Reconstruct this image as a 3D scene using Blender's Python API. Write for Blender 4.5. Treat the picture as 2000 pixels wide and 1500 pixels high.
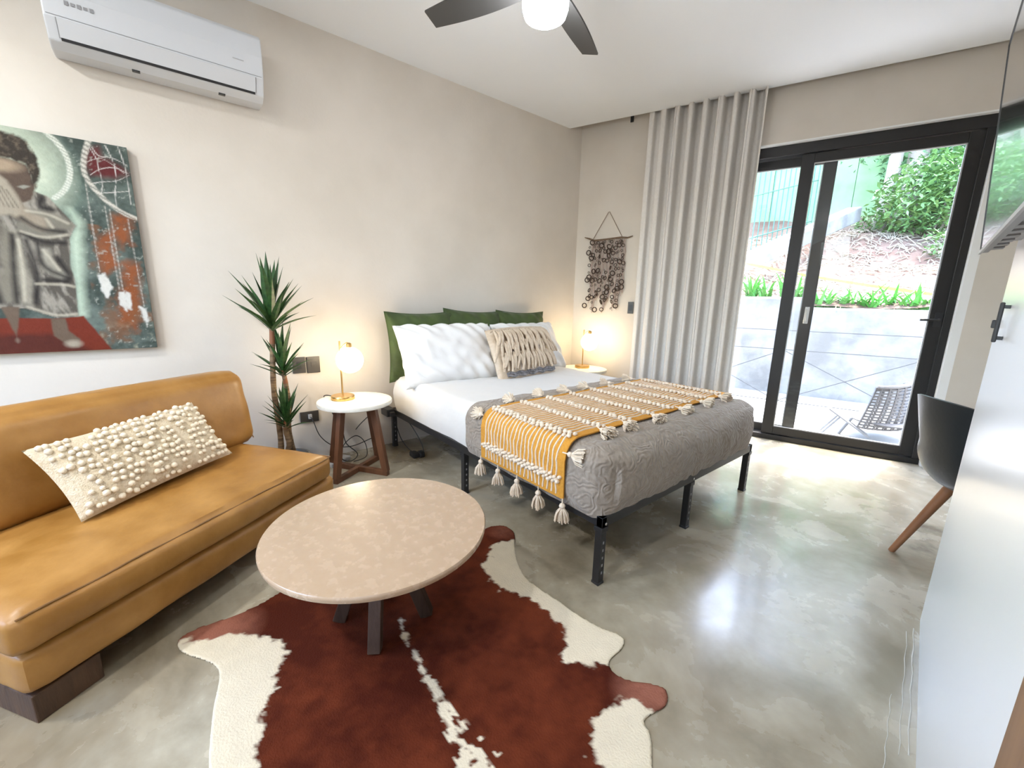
import bpy, bmesh, math, random
import numpy as np
from mathutils import Vector, Matrix, noise
random.seed(7)
for o in list(bpy.data.objects): bpy.data.objects.remove(o, do_unlink=True)
sc = bpy.context.scene
C = sc.collection
PI = math.pi

# ------------------------------------------------------------------ camera
cam_d = bpy.data.cameras.new('camera'); cam_d.sensor_width = 36; cam_d.lens = 804.58 / 2000 * 36
cam_d.clip_start = 0.02
cam = bpy.data.objects.new('camera', cam_d); C.objects.link(cam)
_r = Vector((0.63265, 0.77416, 0.02075)); _dn = Vector((0.17093, -0.11345, -0.97873)); _f = Vector((-0.75534, 0.62275, -0.20410))
m3 = Matrix((_r, -_dn, -_f)).transposed()
cam.matrix_world = Matrix.Translation((0, 0, 1.18)) @ m3.to_4x4()
sc.camera = cam

# ------------------------------------------------------------------ sky, sun, exposure
w = bpy.data.worlds.new('sky'); sc.world = w; w.use_nodes = True
nt = w.node_tree; bg = nt.nodes['Background']
sky = nt.nodes.new('ShaderNodeTexSky'); sky.sky_type = 'NISHITA'; sky.sun_disc = False
sky.sun_elevation = math.radians(70); sky.sun_rotation = math.radians(0); sky.air_density = 1.0; sky.dust_density = 2.5
nt.links.new(sky.outputs[0], bg.inputs[0]); bg.inputs[1].default_value = 2.3
sun_d = bpy.data.lights.new('sun', 'SUN'); sun_d.energy = 6.5; sun_d.angle = math.radians(1.5); sun_d.color = (1, .95, .88)
sun = bpy.data.objects.new('sun', sun_d); C.objects.link(sun)
sun.rotation_euler = Vector((-0.02, -0.33, -0.94)).to_track_quat('-Z', 'Y').to_euler()
sc.view_settings.view_transform = 'Standard'; sc.view_settings.look = 'None'
sc.view_settings.exposure = 0.95; sc.view_settings.gamma = 1.0; sc.view_settings.use_curve_mapping = False

# ------------------------------------------------------------------ materials
def M(name, c, r=.5, metal=0., c2=None, scale=6., detail=5., lo=.35, hi=.65, bump=0., bscale=None, coat=0., sheen=0.,
      emit=0., ecol=None, stretch=None, trans=0., spec=.5, bdist=.01, wave=None, ior=None, rvar=0.):
    m = bpy.data.materials.new(name); m.use_nodes = True
    nt = m.node_tree; b = nt.nodes['Principled BSDF']
    b.inputs['Base Color'].default_value = (*c, 1); b.inputs['Roughness'].default_value = r
    b.inputs['Metallic'].default_value = metal; b.inputs['Coat Weight'].default_value = coat
    b.inputs['Coat Roughness'].default_value = .15
    b.inputs['Sheen Weight'].default_value = sheen; b.inputs['Specular IOR Level'].default_value = spec
    b.inputs['Transmission Weight'].default_value = trans
    if ior: b.inputs['IOR'].default_value = ior
    if emit:
        b.inputs['Emission Color'].default_value = (*(ecol or c), 1); b.inputs['Emission Strength'].default_value = emit
    L = nt.links.new
    if c2 or bump or rvar:
        tc = nt.nodes.new('ShaderNodeTexCoord'); mp = nt.nodes.new('ShaderNodeMapping'); L(tc.outputs['Object'], mp.inputs[0])
        if stretch: mp.inputs['Scale'].default_value = stretch
        n1 = nt.nodes.new('ShaderNodeTexNoise'); n1.inputs['Scale'].default_value = scale; n1.inputs['Detail'].default_value = detail
        n1.inputs['Roughness'].default_value = .6
        L(mp.outputs[0], n1.inputs['Vector'])
        if c2:
            cr = nt.nodes.new('ShaderNodeValToRGB'); cr.color_ramp.elements[0].position = lo; cr.color_ramp.elements[1].position = hi
            cr.color_ramp.elements[0].color = (*c, 1); cr.color_ramp.elements[1].color = (*c2, 1)
            L(n1.outputs['Fac'], cr.inputs[0]); L(cr.outputs[0], b.inputs['Base Color'])
        if rvar:
            mr = nt.nodes.new('ShaderNodeMapRange'); mr.inputs['To Min'].default_value = max(0, r - rvar); mr.inputs['To Max'].default_value = r + rvar
            mr.inputs['From Min'].default_value = .3; mr.inputs['From Max'].default_value = .7
            L(n1.outputs['Fac'], mr.inputs[0]); L(mr.outputs[0], b.inputs['Roughness'])
        if bump:
            if wave:
                n2 = nt.nodes.new('ShaderNodeTexWave'); n2.inputs['Scale'].default_value = wave; n2.inputs['Distortion'].default_value = 6
                n2.inputs['Detail'].default_value = 3; n2.wave_type = 'RINGS'; L(mp.outputs[0], n2.inputs['Vector'])
            else:
                n2 = nt.nodes.new('ShaderNodeTexNoise'); n2.inputs['Scale'].default_value = bscale or scale * 8; n2.inputs['Detail'].default_value = 4
                L(mp.outputs[0], n2.inputs['Vector'])
            bp = nt.nodes.new('ShaderNodeBump'); bp.inputs['Strength'].default_value = bump; bp.inputs['Distance'].default_value = bdist
            L(n2.outputs['Fac'], bp.inputs['Height']); L(bp.outputs[0], b.inputs['Normal'])
    return m

def M_attr(name, r=.8, bump=.3, bscale=120, sheen=0.):
    m = M(name, (.5, .5, .5), r=r, bump=bump, bscale=bscale, sheen=sheen)
    nt = m.node_tree; a = nt.nodes.new('ShaderNodeAttribute'); a.attribute_name = 'dye'
    nt.links.new(a.outputs['Color'], nt.nodes['Principled BSDF'].inputs['Base Color']); nt.nodes['Principled BSDF'].inputs['Specular IOR Level'].default_value = .15
    return m

MT = {}
MT['wall'] = M('plaster_beige', (.59, .535, .465), .75, c2=(.645, .59, .52), scale=1.6, bump=.15, bscale=60, bdist=.004)
MT['ceil'] = M('ceiling_white', (.82, .845, .875), .8, bump=.05, bscale=80)
MT['white_wall'] = M('white_gloss_paint', (.78, .79, .80), .28, bump=.12, bscale=14, bdist=.004, coat=.15)
MT['trimwhite'] = M('reveal_white', (.8, .8, .79), .6)
MT['black_al'] = M('door_black_aluminium', (.025, .024, .024), .42, metal=.3)
def arch_glass():
    m = bpy.data.materials.new('door_glass'); m.use_nodes = True; nt = m.node_tree; nt.nodes.clear(); L = nt.links.new
    out = nt.nodes.new('ShaderNodeOutputMaterial'); mx = nt.nodes.new('ShaderNodeMixShader'); fr = nt.nodes.new('ShaderNodeFresnel'); fr.inputs[0].default_value = 1.5
    tr = nt.nodes.new('ShaderNodeBsdfTransparent'); tr.inputs[0].default_value = (.97, .985, .98, 1); gl = nt.nodes.new('ShaderNodeBsdfGlossy'); gl.inputs['Roughness'].default_value = .0
    ge = nt.nodes.new('ShaderNodeNewGeometry'); mr = nt.nodes.new('ShaderNodeMapRange'); mr.inputs['To Min'].default_value = 1.5; mr.inputs['To Max'].default_value = 1 / 1.5
    L(ge.outputs['Backfacing'], mr.inputs[0]); L(mr.outputs[0], fr.inputs[0])
    L(fr.outputs[0], mx.inputs[0]); L(tr.outputs[0], mx.inputs[1]); L(gl.outputs[0], mx.inputs[2]); L(mx.outputs[0], out.inputs[0]); return m
MT['glass'] = arch_glass()
MT['chrome'] = M('chrome', (.7, .7, .72), .15, metal=1)
MT['ac'] = M('ac_plastic', (.60, .615, .64), .35)
MT['dark'] = M('dark_plastic', (.02, .02, .022), .4)
MT['darkgrey'] = M('dark_grey_plate', (.045, .04, .036), .35)
MT['grey'] = M('grey_plastic', (.28, .28, .29), .5)
MT['leather'] = M('tan_leather', (.265, .115, .018), .42, c2=(.425, .215, .054), scale=5.5, detail=10., lo=.28, hi=.70, bump=.45, bscale=13, bdist=.006, rvar=.06)
MT['leather_seam'] = M('tan_leather_seam', (.22, .11, .035), .55)
MT['walnut'] = M('walnut', (.075, .03, .014), .45, c2=(.15, .062, .028), scale=9, stretch=(1, 1, .12), bump=.1)
MT['darkwood'] = M('dark_oak', (.045, .022, .011), .55, c2=(.11, .055, .026), scale=14, stretch=(1, 1, .15), bump=.25)
MT['coffeewood'] = M('smoked_oak', (.035, .019, .012), .65, c2=(.085, .05, .034), scale=12, stretch=(1, 1, .15), bump=.2, spec=.25)
MT['chairwood'] = M('beech_brown', (.22, .09, .036), .45, c2=(.28, .12, .05), scale=10, stretch=(1, 1, .2))
MT['jambwood'] = M('brown_wood', (.20, .10, .045), .5, c2=(.28, .15, .07), scale=6, stretch=(4, 4, .3))
MT['marble'] = M('travertine', (.41, .285, .18), .26, c2=(.49, .36, .25), scale=26, detail=12, lo=.18, hi=.82, coat=.2, rvar=.05)
MT['marble2'] = M('cream_stone', (.70, .66, .55), .3, c2=(.78, .74, .64), scale=18)
MT['gold'] = M('brushed_brass', (.62, .40, .15), .3, metal=1)
MT['globe'] = M('lamp_globe', (1, .93, .8), .4, emit=15, ecol=(1, .80, .52))
MT['fanlight'] = M('fan_light', (1, 1, 1), .4, emit=47, ecol=(.93, .97, 1))
MT['fan'] = M('fan_blade', (.055, .053, .052), .5)
MT['steel_black'] = M('bed_black_steel', (.014, .014, .015), .42)
MT['sheet'] = M('white_cotton', (.64, .62, .585), .85, sheen=.2, bump=.35, bscale=9, bdist=.012)
MT['pillow_white'] = M('pillow_cotton', (.74, .72, .69), .85, sheen=.2, bump=.4, bscale=7, bdist=.012)
MT['green'] = M('green_velvet', (.024, .042, .005), .7, c2=(.055, .088, .012), scale=5, sheen=.15, bump=.25, bscale=9)
def spread_mat():
    m = M('taupe_bedspread', (.235, .190, .148), .8, c2=(.315, .262, .208), scale=40, sheen=.2)
    nt = m.node_tree; L = nt.links.new; b = nt.nodes['Principled BSDF']; tc = nt.nodes.new('ShaderNodeTexCoord')
    vo = nt.nodes.new('ShaderNodeTexVoronoi'); vo.inputs['Scale'].default_value = 5.5; nd = nt.nodes.new('ShaderNodeTexNoise'); nd.inputs['Scale'].default_value = 9; L(tc.outputs['Object'], nd.inputs['Vector'])
    va = nt.nodes.new('ShaderNodeVectorMath'); va.operation = 'MULTIPLY_ADD'; va.inputs[1].default_value = (.16, .16, .16); L(nd.outputs['Color'], va.inputs[0]); L(tc.outputs['Object'], va.inputs[2]); L(va.outputs[0], vo.inputs['Vector'])
    mu = nt.nodes.new('ShaderNodeMath'); mu.operation = 'MULTIPLY'; mu.inputs[1].default_value = 55; L(vo.outputs['Distance'], mu.inputs[0])
    sn = nt.nodes.new('ShaderNodeMath'); sn.operation = 'SINE'; L(mu.outputs[0], sn.inputs[0])
    n = nt.nodes.new('ShaderNodeTexNoise'); n.inputs['Scale'].default_value = 55; n.inputs['Detail'].default_value = 3; L(tc.outputs['Object'], n.inputs['Vector'])
    ad = nt.nodes.new('ShaderNodeMath'); ad.operation = 'MULTIPLY_ADD'; ad.inputs[1].default_value = 2.5; L(n.outputs['Fac'], ad.inputs[0]); L(sn.outputs[0], ad.inputs[2])
    bp = nt.nodes.new('ShaderNodeBump'); bp.inputs['Strength'].default_value = .45; bp.inputs['Distance'].default_value = .004
    L(ad.outputs[0], bp.inputs['Height']); L(bp.outputs[0], b.inputs['Normal']); return m
MT['spread'] = spread_mat()
MT['mustard'] = M('mustard_weave', (.52, .225, .018), .85, c2=(.62, .29, .035), scale=90, bump=.4, bscale=260)
MT['yarn'] = M('cream_yarn', (.68, .56, .42), .9, c2=(.78, .67, .53), scale=60, sheen=.2, bump=.3, bscale=220)
MT['knit'] = M('cream_knit', (.60, .49, .33), .9, c2=(.70, .59, .43), scale=70, bump=.6, bscale=170)
MT['bobble'] = M('bobble_wool', (.80, .70, .54), .9, bump=.3, bscale=200)
MT['shag'] = M('beige_shag', (.56, .44, .32), .9, c2=(.66, .54, .41), scale=30, bump=.4, bscale=180)
MT['band'] = M('grey_band', (.09, .085, .09), .8, c2=(.32, .3, .3), scale=40, bump=.4, bscale=160)
MT['champagne'] = M('champagne_silk', (.50, .38, .26), .4, c2=(.62, .50, .37), scale=25, bump=.2)
MT['linen'] = M('grey_linen', (.66, .625, .585), .9, c2=(.73, .695, .655), scale=160, stretch=(1, 1, .3), sheen=.2, bump=.15, bscale=300)
MT['string'] = M('jute_string', (.22, .16, .11), .9)
MT['stick'] = M('driftwood', (.14, .09, .055), .8, c2=(.22, .15, .10), scale=40, bump=.4)
MT['ring'] = M('dark_slice_ring', (.045, .025, .016), .7)
MT['strand'] = M('mauve_strand', (.45, .34, .30), .9)
MT['leaf'] = M('yucca_leaf', (.012, .042, .012), .4, c2=(.04, .105, .025), scale=12)
MT['cane'] = M('yucca_cane', (.10, .06, .03), .8, c2=(.26, .17, .09), scale=16, stretch=(.4, .4, 4), bump=.6, bscale=30)
MT['canetop'] = M('yucca_cane_top', (.20, .075, .03), .7)
MT['pot'] = M('pot_grey', (.16, .15, .14), .7)
MT['soil'] = M('soil', (.04, .025, .015), .95, bump=.6)
MT['shell'] = M('black_shell', (.016, .019, .021), .35, bump=.05)
MT['screen'] = M('tv_glass', (.008, .008, .010), .02, coat=1, spec=1.0, ior=2.2)
MT['hide'] = M_attr('cowhide', .85, .3, 160, 0.)
MT['paint'] = M_attr('oil_paint', .55, .2, 90)
MT['canvas_edge'] = M('canvas_edge', (.06, .065, .06), .8)
MT['concrete'] = M('outdoor_concrete', (.155, .152, .145), .9, c2=(.27, .265, .255), scale=3, bump=.3)
MT['tile'] = M('terrace_concrete', (.29, .285, .275), .9, c2=(.36, .355, .34), scale=2)
MT['dirt'] = M('dirt_bank', (.12, .060, .040), .95, c2=(.19, .125, .09), scale=2.2, bump=.8, bscale=10, bdist=.05)
MT['straw'] = M('dry_stalk', (.28, .22, .155), .9, c2=(.38, .32, .245), scale=3)
MT['fence'] = M('green_fence', (.20, .36, .14), .7, c2=(.27, .44, .20), scale=2)
MT['mesh'] = M('green_mesh', (.05, .16, .12), .6)
MT['bark'] = M('pale_bark', (.32, .25, .20), .9, c2=(.46, .38, .32), scale=8, stretch=(1, 1, .3), bump=.6)
MT['bush'] = M('bush_leaf', (.10, .21, .06), .5, c2=(.22, .36, .12), scale=3)
MT['bush2'] = M('bush_leaf_dark', (.05, .13, .05), .5, c2=(.12, .25, .10), scale=3)
MT['strap'] = M('strap_leaf', (.07, .26, .05), .45, c2=(.13, .40, .08), scale=6)
MT['tape'] = M('yellow_tape', (.80, .68, .08), .4)
MT['steel'] = M('railing_steel', (.07, .075, .08), .5, metal=.4)
MT['wicker'] = M('grey_wicker', (.10, .10, .105), .6)
MT['wickerframe'] = M('grey_frame', (.20, .21, .23), .5)
MT['cord'] = M('black_cord', (.012, .012, .013), .5)
MT['ltgrey'] = M('light_grey_plastic', (.45, .45, .46), .5)
MT['smear'] = M('plaster_smear', (.55, .53, .47), .8)

def floor_mat():
    m = bpy.data.materials.new('polished_concrete'); m.use_nodes = True
    nt = m.node_tree; b = nt.nodes['Principled BSDF']; L = nt.links.new
    tc = nt.nodes.new('ShaderNodeTexCoord')
    def nz(s, d, dist=0):
        n = nt.nodes.new('ShaderNodeTexNoise'); n.inputs['Scale'].default_value = s; n.inputs['Detail'].default_value = d
        n.inputs['Distortion'].default_value = dist; n.inputs['Roughness'].default_value = .62; L(tc.outputs['Object'], n.inputs['Vector']); return n
    n1 = nz(.9, 6, .4); n2 = nz(3.2, 12, .35); n3 = nz(1.9, 12, .5)
    cr = nt.nodes.new('ShaderNodeValToRGB'); e = cr.color_ramp.elements
    e[0].position = .36; e[0].color = (.235, .190, .125, 1); e[1].position = .62; e[1].color = (.500, .462, .370, 1)
    L(n1.outputs['Fac'], cr.inputs[0])
    cr2 = nt.nodes.new('ShaderNodeValToRGB'); e = cr2.color_ramp.elements
    e[0].position = .36; e[0].color = (.66, .64, .60, 1); e[1].position = .64; e[1].color = (1.12, 1.11, 1.08, 1)
    L(n2.outputs['Fac'], cr2.inputs[0])
    mx = nt.nodes.new('ShaderNodeMix'); mx.data_type = 'RGBA'; mx.blend_type = 'MULTIPLY'; mx.inputs[0].default_value = .8
    L(cr.outputs[0], mx.inputs[6]); L(cr2.outputs[0], mx.inputs[7])
    cr3 = nt.nodes.new('ShaderNodeValToRGB'); e = cr3.color_ramp.elements
    e[0].position = .27; e[0].color = (.28, .26, .24, 1); e[1].position = .38; e[1].color = (1, 1, 1, 1)
    L(n3.outputs['Fac'], cr3.inputs[0])
    mx2 = nt.nodes.new('ShaderNodeMix'); mx2.data_type = 'RGBA'; mx2.blend_type = 'MULTIPLY'; mx2.inputs[0].default_value = .85
    L(mx.outputs[2], mx2.inputs[6]); L(cr3.outputs[0], mx2.inputs[7]); L(mx2.outputs[2], b.inputs['Base Color'])
    mr = nt.nodes.new('ShaderNodeMapRange'); mr.inputs['From Min'].default_value = .3; mr.inputs['From Max'].default_value = .7
    mr.inputs['To Min'].default_value = .14; mr.inputs['To Max'].default_value = .36
    L(n2.outputs['Fac'], mr.inputs[0]); L(mr.outputs[0], b.inputs['Roughness'])
    b.inputs['Coat Weight'].default_value = .25; b.inputs['Coat Roughness'].default_value = .12
    bp = nt.nodes.new('ShaderNodeBump'); bp.inputs['Strength'].default_value = .06; bp.inputs['Distance'].default_value = .01
    L(n2.outputs['Fac'], bp.inputs['Height']); L(bp.outputs[0], b.inputs['Normal'])
    return m
MT['floor'] = floor_mat()

# ------------------------------------------------------------------ mesh helpers: every generator returns (verts, faces)
def box(cx, cy, cz, sx, sy, sz):
    v = [(cx + sx / 2 * a, cy + sy / 2 * b, cz + sz / 2 * c) for a in (-1, 1) for b in (-1, 1) for c in (-1, 1)]
    return v, [(0, 1, 3, 2), (4, 6, 7, 5), (0, 4, 5, 1), (2, 3, 7, 6), (0, 2, 6, 4), (1, 5, 7, 3)]
def bx(x0, x1, y0, y1, z0, z1): return box((x0 + x1) / 2, (y0 + y1) / 2, (z0 + z1) / 2, x1 - x0, y1 - y0, z1 - z0)
def prism(poly, z0, z1):
    n = len(poly); v = [(x, y, z0) for x, y in poly] + [(x, y, z1) for x, y in poly]
    return v, [tuple(range(n - 1, -1, -1)), tuple(range(n, 2 * n))] + [(i, (i + 1) % n, n + (i + 1) % n, n + i) for i in range(n)]
def join(*ms):
    V = []; F = []
    for v, f in ms:
        k = len(V); V += list(v); F += [tuple(i + k for i in q) for q in f]
    return V, F
def xf(m, mat): return [tuple(mat @ Vector(p)) for p in m[0]], m[1]
def tube(path, r, n=8, radii=None, closed=False):
    P = [Vector(p) for p in path]; N = len(P); V = []; F = []
    up = None
    for i, p in enumerate(P):
        if closed: t = P[(i + 1) % N] - P[i - 1]
        else: t = P[min(i + 1, N - 1)] - P[max(i - 1, 0)]
        t.normalize()
        if up is None:
            up = Vector((0, 0, 1)) if abs(t.z) < .9 else Vector((1, 0, 0))
        a = t.cross(up)
        if a.length < 1e-6: a = t.orthogonal()
        a.normalize(); b = a.cross(t); b.normalize(); up = b
        rr = radii[i] if radii else r
        for k in range(n):
            an = 2 * PI * k / n; V.append(tuple(p + a * (math.cos(an) * rr) + b * (math.sin(an) * rr)))
    M_ = N if closed else N - 1
    for i in range(M_):
        for k in range(n):
            j = (i + 1) % N
            F.append((i * n + k, i * n + (k + 1) % n, j * n + (k + 1) % n, j * n + k))
    if not closed:
        F.append(tuple(range(n - 1, -1, -1))); F.append(tuple((N - 1) * n + k for k in range(n)))
    return V, F
def lathe(prof, n=32, c=(0, 0, 0)):
    V = []; F = []; m = len(prof)
    for r, z in prof:
        for k in range(n):
            a = 2 * PI * k / n; V.append((c[0] + r * math.cos(a), c[1] + r * math.sin(a), c[2] + z))
    for i in range(m - 1):
        for k in range(n): F.append((i * n + k, i * n + (k + 1) % n, (i + 1) * n + (k + 1) % n, (i + 1) * n + k))
    F.append(tuple(range(n - 1, -1, -1))); F.append(tuple((m - 1) * n + k for k in range(n)))
    return V, F
def ball(c, rx, ry=None, rz=None, nu=12, nv=8):
    ry = ry or rx; rz = rz or rx
    prof = [(max(1e-4, math.sin(PI * i / nv)), -math.cos(PI * i / nv)) for i in range(nv + 1)]
    v, f = lathe(prof, nu)
    return [(c[0] + x * rx, c[1] + y * ry, c[2] + z * rz) for x, y, z in v], f
def grid(nu, nv, fn, closeu=False):
    V = [tuple(fn(i / (nu if closeu else nu - 1), j / (nv - 1))) for j in range(nv) for i in range(nu)]
    F = []
    for j in range(nv - 1):
        for i in range(nu if closeu else nu - 1):
            k = (i + 1) % nu; F.append((j * nu + i, j * nu + k, (j + 1) * nu + k, (j + 1) * nu + i))
    return V, F
def bar(p, q, wx, wy, up=(0, 0, 1)):
    p = Vector(p); q = Vector(q); t = (q - p).normalized(); a = t.cross(Vector(up)).normalized(); b = a.cross(t)
    V = [tuple(e + a * (sx * wx / 2) + b * (sy * wy / 2)) for e in (p, q) for sx, sy in ((-1, -1), (1, -1), (1, 1), (-1, 1))]
    return V, [(3, 2, 1, 0), (4, 5, 6, 7), (0, 1, 5, 4), (1, 2, 6, 5), (2, 3, 7, 6), (3, 0, 4, 7)]
def thick(m, t):
    "give an open sheet a thickness along its vertex normals"
    V0 = np.array(m[0], float); N = np.zeros_like(V0)
    for f in m[1]:
        p = V0[list(f)]; c = np.zeros(3)
        for i in range(1, len(f) - 1): c += np.cross(p[i] - p[0], p[i + 1] - p[0])
        for i in f: N[i] += c
    l = np.linalg.norm(N, axis=1); N = N / np.maximum(l, 1e-12)[:, None]; n = len(V0)
    V = [tuple(p) for p in V0 + N * (t / 2)] + [tuple(p) for p in V0 - N * (t / 2)]
    F = [tuple(f) for f in m[1]] + [tuple(i + n for i in reversed(f)) for f in m[1]]
    E = {}
    for f in m[1]:
        for i in range(len(f)): a, b = f[i], f[(i + 1) % len(f)]; E[(a, b)] = 1
    for (a, b) in E:
        if (b, a) not in E: F.append((b, a, a + n, b + n))
    return V, F
def nz(x, y, z=0., s=1.): return noise.noise(Vector((x * s, y * s, z * s)))

def mesh(name, vf, mat, smooth=True, bevel=0., seg=2):
    me = bpy.data.meshes.new(name); me.from_pydata(vf[0], [], vf[1])
    bm = bmesh.new(); bm.from_mesh(me); bmesh.ops.recalc_face_normals(bm, faces=bm.faces[:])
    if bevel:
        es = [e for e in bm.edges if len(e.link_faces) == 2 and e.calc_face_angle(0) > .5]
        bmesh.ops.bevel(bm, geom=es, offset=bevel, segments=seg, profile=.5, affect='EDGES', clamp_overlap=True)
    bm.to_mesh(me); bm.free()
    if mat: me.materials.append(MT[mat] if isinstance(mat, str) else mat)
    if smooth:
        me.polygons.foreach_set('use_smooth', [True] * len(me.polygons))
        me.set_sharp_from_angle(angle=math.radians(40))
    return me
def part(name, vf, mat, parent=None, smooth=True, bevel=0., label=None, stuff=False, seg=2):
    o = bpy.data.objects.new(name, mesh(name, vf, mat, smooth, bevel, seg)); C.objects.link(o)
    if parent: o.parent = parent
    if label: o['label'] = label
    if stuff: o['kind'] = 'stuff'
    return o
def inst(name, me, parent, mat4):
    o = bpy.data.objects.new(name, me); C.objects.link(o); o.parent = parent; o.matrix_local = mat4; return o
def tag(o, label, cat, group=None):
    o['label'] = label; o['category'] = cat
    if group: o['group'] = group
    return o
def thing(name, label, cat, loc=(0, 0, 0), rz=0., group=None):
    o = bpy.data.objects.new(name, None); C.objects.link(o); o.empty_display_size = .1
    o.location = loc; o.rotation_euler = (0, 0, rz); return tag(o, label, cat, group)
def struct(name, vf, mat, smooth=False, bevel=0., label=None):
    o = part(name, vf, mat, None, smooth, bevel); o['kind'] = 'structure'
    if label: o['label'] = label
    return o
def copy_tree(o, parent=None):
    c = o.copy(); C.objects.link(c); c.parent = parent
    for ch in list(o.children): copy_tree(ch, c)
    return c

# ------------------------------------------------------------------ setting
WX = -3.082                                   # face of the long left wall
A0 = Vector((-3.082, 3.42, 0)); DD = Vector((.9545, .2984, 0)); DN = Vector((-.2984, .9545, 0))
def dw(s, o, z): return tuple(A0 + DD * s + DN * o + Vector((0, 0, z)))     # along / out of / up the oblique window wall
def dbox(s0, s1, o0, o1, z0, z1):
    v = [dw(s, o, z) for s in (s0, s1) for o in (o0, o1) for z in (z0, z1)]
    return v, [(0, 1, 3, 2), (4, 6, 7, 5), (0, 4, 5, 1), (2, 3, 7, 6), (0, 2, 6, 4), (1, 5, 7, 3)]
YB = -2.6; XR = .80
fl = [(WX - .2, YB - .2), (XR + .2, YB - .2), (XR + .2, 4.8), dw(3.9, .12, 0)[:2], dw(0, .12, 0)[:2], (WX - .2, 3.5)]
struct('floor', prism(fl, -.15, 0), 'floor', label='grey polished concrete floor with darker mottled patches')
struct('wall_left', bx(WX - .2, WX, YB - .2, 3.75, -.1, 3.05), 'wall', label='long beige plaster wall behind bed and sofa')
DL, DR_, DT = .98, 2.955, 2.425
struct('wall_back', join(dbox(-.25, DL, -.04, .16, -.1, 3.05), dbox(DR_, 4.15, -.04, .16, -.1, 3.05), dbox(DL, DR_, -.04, .16, DT, 3.05)), 'wall',
       label='beige plaster wall around the sliding glass door')
def rw(y, off=0.): # line of the white partition on the right
    return (-.049 - .1025 * (y - 2.104) + off, y)
wd = Vector((-.1020, .9948, 0))
def rwbox(y0, y1, o0, o1, z0, z1):
    a = Vector((*rw(0), 0)); n = Vector((wd.y, -wd.x, 0)); v = []
    for y in (y0, y1):
        for o_ in (o0, o1):
            for z in (z0, z1): v.append(tuple(a + wd * (y / wd.y) + n * o_ + Vector((0, 0, z))))
    return v, [(0, 1, 3, 2), (4, 6, 7, 5), (0, 4, 5, 1), (2, 3, 7, 6), (0, 2, 6, 4), (1, 5, 7, 3)]
struct('wall_right', join(rwbox(.78, 2.104, 0, .12, -.05, 2.9), rwbox(YB - .1, -.2, 0, .12, -.05, 2.9), rwbox(-.2, .78, 0, .12, 2.1, 2.9)), 'white_wall', bevel=.004,
       label='glossy white partition wall on the right')
struct('door_2', rwbox(-.2, .78, -.008, .06, 0, 2.1), 'jambwood', label='brown wooden door set in the white partition')
struct('wall_niche', bx(XR, XR + .15, YB - .1, 4.9, -.1, 3.05), 'wall', label='beige wall of the desk niche')
struct('wall_behind', join(bx(WX - .1, -2.7, YB - .2, YB, -.1, 3.05), bx(-.7, XR + .15, YB - .2, YB, -.1, 3.05), bx(-2.7, -.7, YB - .2, YB, -.1, .9), bx(-2.7, -.7, YB - .2, YB, 2.4, 3.05)), 'wall',
       label='beige wall with a wide unseen window opening added to let sky light in')  # opening is added behind the viewpoint so sky light fills the room
cp = [(WX - .05, YB - .1), (XR + .1, YB - .1), (XR + .1, 4.19 + .366 * (XR + .1 + .345)), (WX - .05, 3.185)]
struct('ceiling', prism(cp, 2.80, 2.99), 'ceil', label='smooth white dropped ceiling ending in a curtain pocket')
struct('ceiling_pocket', prism([(WX - .3, YB - .2), (XR + .25, YB - .2), (XR + .25, 5.0), dw(3.9, .3, 0)[:2], dw(-.3, .3, 0)[:2]], 2.99, 3.12), 'ceil')
for i, (y0, y1, dx, wdt) in enumerate([(1.38, 1.98, -.034, .0022), (1.40, 2.02, -.016, .0035), (1.25, 1.6, -.06, .002)]):
    pts = [Vector((*rw(y0 + (y1 - y0) * k / 14, dx + .0018 * math.sin(k * 1.7 + i)), .0005)) for k in range(15)]
    struct('trim_%d' % (i + 1), tube([tuple(p) for p in pts], wdt * .5, 5, radii=[wdt * (.3 + .4 * abs(math.sin(k * 2.3 + i))) for k in range(15)]), 'smear', label='pale plaster smear on the floor by the partition')

# ---- sliding door
door = bpy.data.objects.new('door_1', None); C.objects.link(door); door['kind'] = 'structure'; door['label'] = 'black aluminium sliding glass door to the terrace'
L0, L1 = DL + .005, DR_ - .05
part('frame_head', dbox(L0, L1, 0, .13, 2.335, 2.415), 'black_al', door, False, .003)
part('frame_sill', dbox(L0, L1, -.005, .13, 0, .045), 'black_al', door, False, .003)
part('frame_jamb', dbox(L0, L0 + .045, 0, .13, .045, 2.335), 'black_al', door, False, .003)
part('frame_jamb', dbox(L1 - .045, L1, 0, .13, .045, 2.335), 'black_al', door, False, .003)
part('reveal', join(dbox(L1, DR_ + .001, -.04, .13, 0, DT), dbox(DL, DR_, -.04, .13, 2.415, DT)), 'trimwhite', door, False)
def sash(s0, s1, o0, lab):
    t = .045
    sa = part('sash', join(dbox(s0, s0 + .085, o0, o0 + t, .05, 2.33), dbox(s1 - .085, s1, o0, o0 + t, .05, 2.33),
              dbox(s0 + .085, s1 - .085, o0, o0 + t, 2.262, 2.33), dbox(s0 + .085, s1 - .085, o0, o0 + t, .05, .118)), 'black_al', door, False, .003, label=lab)
    part('pane', dbox(s0 + .08, s1 - .08, o0 + .018, o0 + .026, .11, 2.27), 'glass', sa, False)
    gs = part('glazing_bead', join(dbox(s0 + .085, s0 + .092, o0 + .004, o0 + .016, .118, 2.262), dbox(s1 - .092, s1 - .085, o0 + .004, o0 + .016, .118, 2.262),
              dbox(s0 + .085, s1 - .085, o0 + .004, o0 + .016, 2.255, 2.262), dbox(s0 + .085, s1 - .085, o0 + .004, o0 + .016, .118, .125)), 'ltgrey', sa, False)
    return sa
s_in = sash(1.862, 2.872, .012, 'inner sliding sash with lever handle')
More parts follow.
